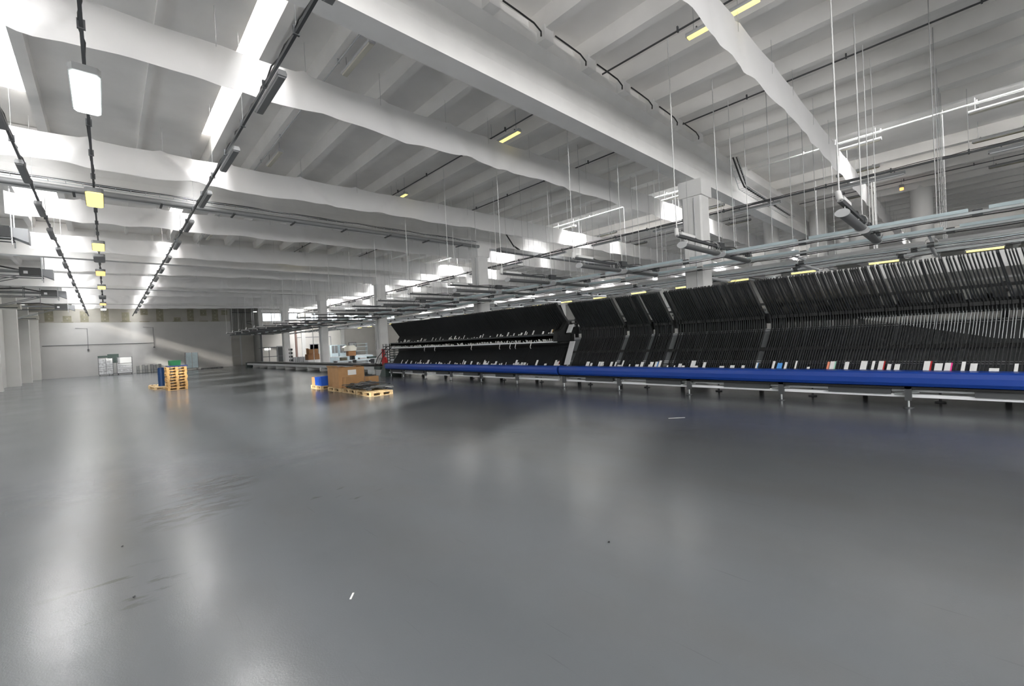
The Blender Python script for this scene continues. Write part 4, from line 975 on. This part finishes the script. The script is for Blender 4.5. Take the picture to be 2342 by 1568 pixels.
for z in (0.3, 0.75, 1.2, 1.65, 2.0): boxm(-0.7, 0.7, -0.25, 0.25, z, z + 0.03, trayb).build('shelf', t)
for x in (-.7, .67): boxm(x, x + 0.03, -0.25, 0.25, 0, 2.05, steel).build('frame', t)
m = MB()
for x in (14.3, ): m.box(x, x + 0.18, 61.9, 62.1, 0, 4.0, dsteel)
for z in (2.15, 0.95): m.box(14.5, 16.9, 61.95, 62.05, z, z + 0.08, dsteel)
for x in (15.2, 16.2): m.box(x, x + 0.07, 61.95, 62.05, 0, 2.15, grey)
tag(m.build('gate_frame'), 'dark open gate frame beside the glowing sign', 'gate')
t = thing('crane_bracket', 'dark steel bracket and pipes high in the recess by the partition', 'bracket', (12.9, 64.6, 0))
m = MB(); m.tube([(-1.0, 0.3, 6.9), (1.0, 0.3, 6.9), (1.9, 0.3, 7.1)], 0.05, dsteel, 6); m.tube([(0.5, 0.3, 7.4), (0.5, 0.3, 5.6), (1.2, 0.3, 5.3)], 0.04, dsteel, 6); m.tube([(0.5, 0.3, 7.0), (0.5, 0.3, 8.46)], 0.03, dsteel, 6); m.tube([(1.4, 0.3, 7.1), (1.4, 0.3, 5.8), (0.6, 0.3, 5.7)], 0.04, dsteel, 6); m.build('pipe', t)
boxm(1.4, 1.8, 0.1, 0.2, 6.95, 7.05, glowwhite).build('lamp', t)
tag(MB().tube([(22.0, 29.8, 3.3), (15.9, 29.8, 3.25)], 0.05, white, 8).tube([(17, 29.8, 3.3), (17, 29.8, 8.46)], 0.01, white, 5).tube([(21, 29.8, 3.3), (21, 29.8, 8.46)], 0.01, white, 5).build('white_tube'), 'thin white tube hanging level left of the slats, beside the cabinet column', 'tube')

# ------------------------------------------------------------------ litter on the floor
def litter(name, x, y, L, a, m, lab):
    tag(MB().box(-L / 2, L / 2, -0.006, 0.006, 0.001, 0.005, m).build(name, None, (x, y, 0)), lab, 'litter').rotation_euler = (0, 0, a)
litter('plastic_strip', 1.14, 2.93, 0.07, 0.9, paper, 'thin pale sliver lying on the floor at lower centre')
litter('tape_strip', 7.95, 3.9, 0.32, -0.75, paper, 'short white tape strip on the floor in front of the near sorter')
r = random.Random(8)
for k, (x, y, lab) in enumerate(((0.06, 4.12, 'small grey pebble right of the bright floor reflection'), (2.9, 2.05, 'tiny dark crumb on the floor at lower right of centre'), (-0.28, 3.0, 'tiny pale crumb near the bottom left'), (0.02, 5.3, 'small dark crumb on the floor left of centre'))):
    tag(MB().tube([(0, 0, 0), (0.003, 0, 0.004), (0.001, 0.002, 0.009)], 0.008, [dsteel, black, lgrey, dsteel][k], 6).build('crumb', None, (x, y, 0)), lab, 'crumb', 'crumbs on the floor')

# ------------------------------------------------------------------ white air ducts far beyond the sorters
for k, (y, z, lab) in enumerate(((3.9, 5.4, 'fat white air duct elbow right of the first hanging tube lamp'), (5.7, 5.0, 'white air duct elbow low beyond the sorters, second from the right'), (8.1, 5.1, 'white air duct elbow beside the near column'), (1.4, 4.9, 'small white air duct elbow behind the pale rails at the right'))):
    t = thing('air_duct', lab, 'duct', (30.0, y, z)); r_ = 0.42
    MB().tube([(0, 0, 8.46 - z), (0, 0, 0.6), (0, 0, -0.2), (0, 0, -0.45)], r_, white, 20).build('riser', t)
    MB().tube([(0, -0.1, 0.25), (-0.7, 0.3, 0.15), (-1.2, 0.5, 0.1)], r_ * 0.9, white, 20).build('branch', t)
    MB().tube([(0, 0, -0.45), (0, 0, -0.55)], r_ * 0.7, steel, 20).build('outlet', t)
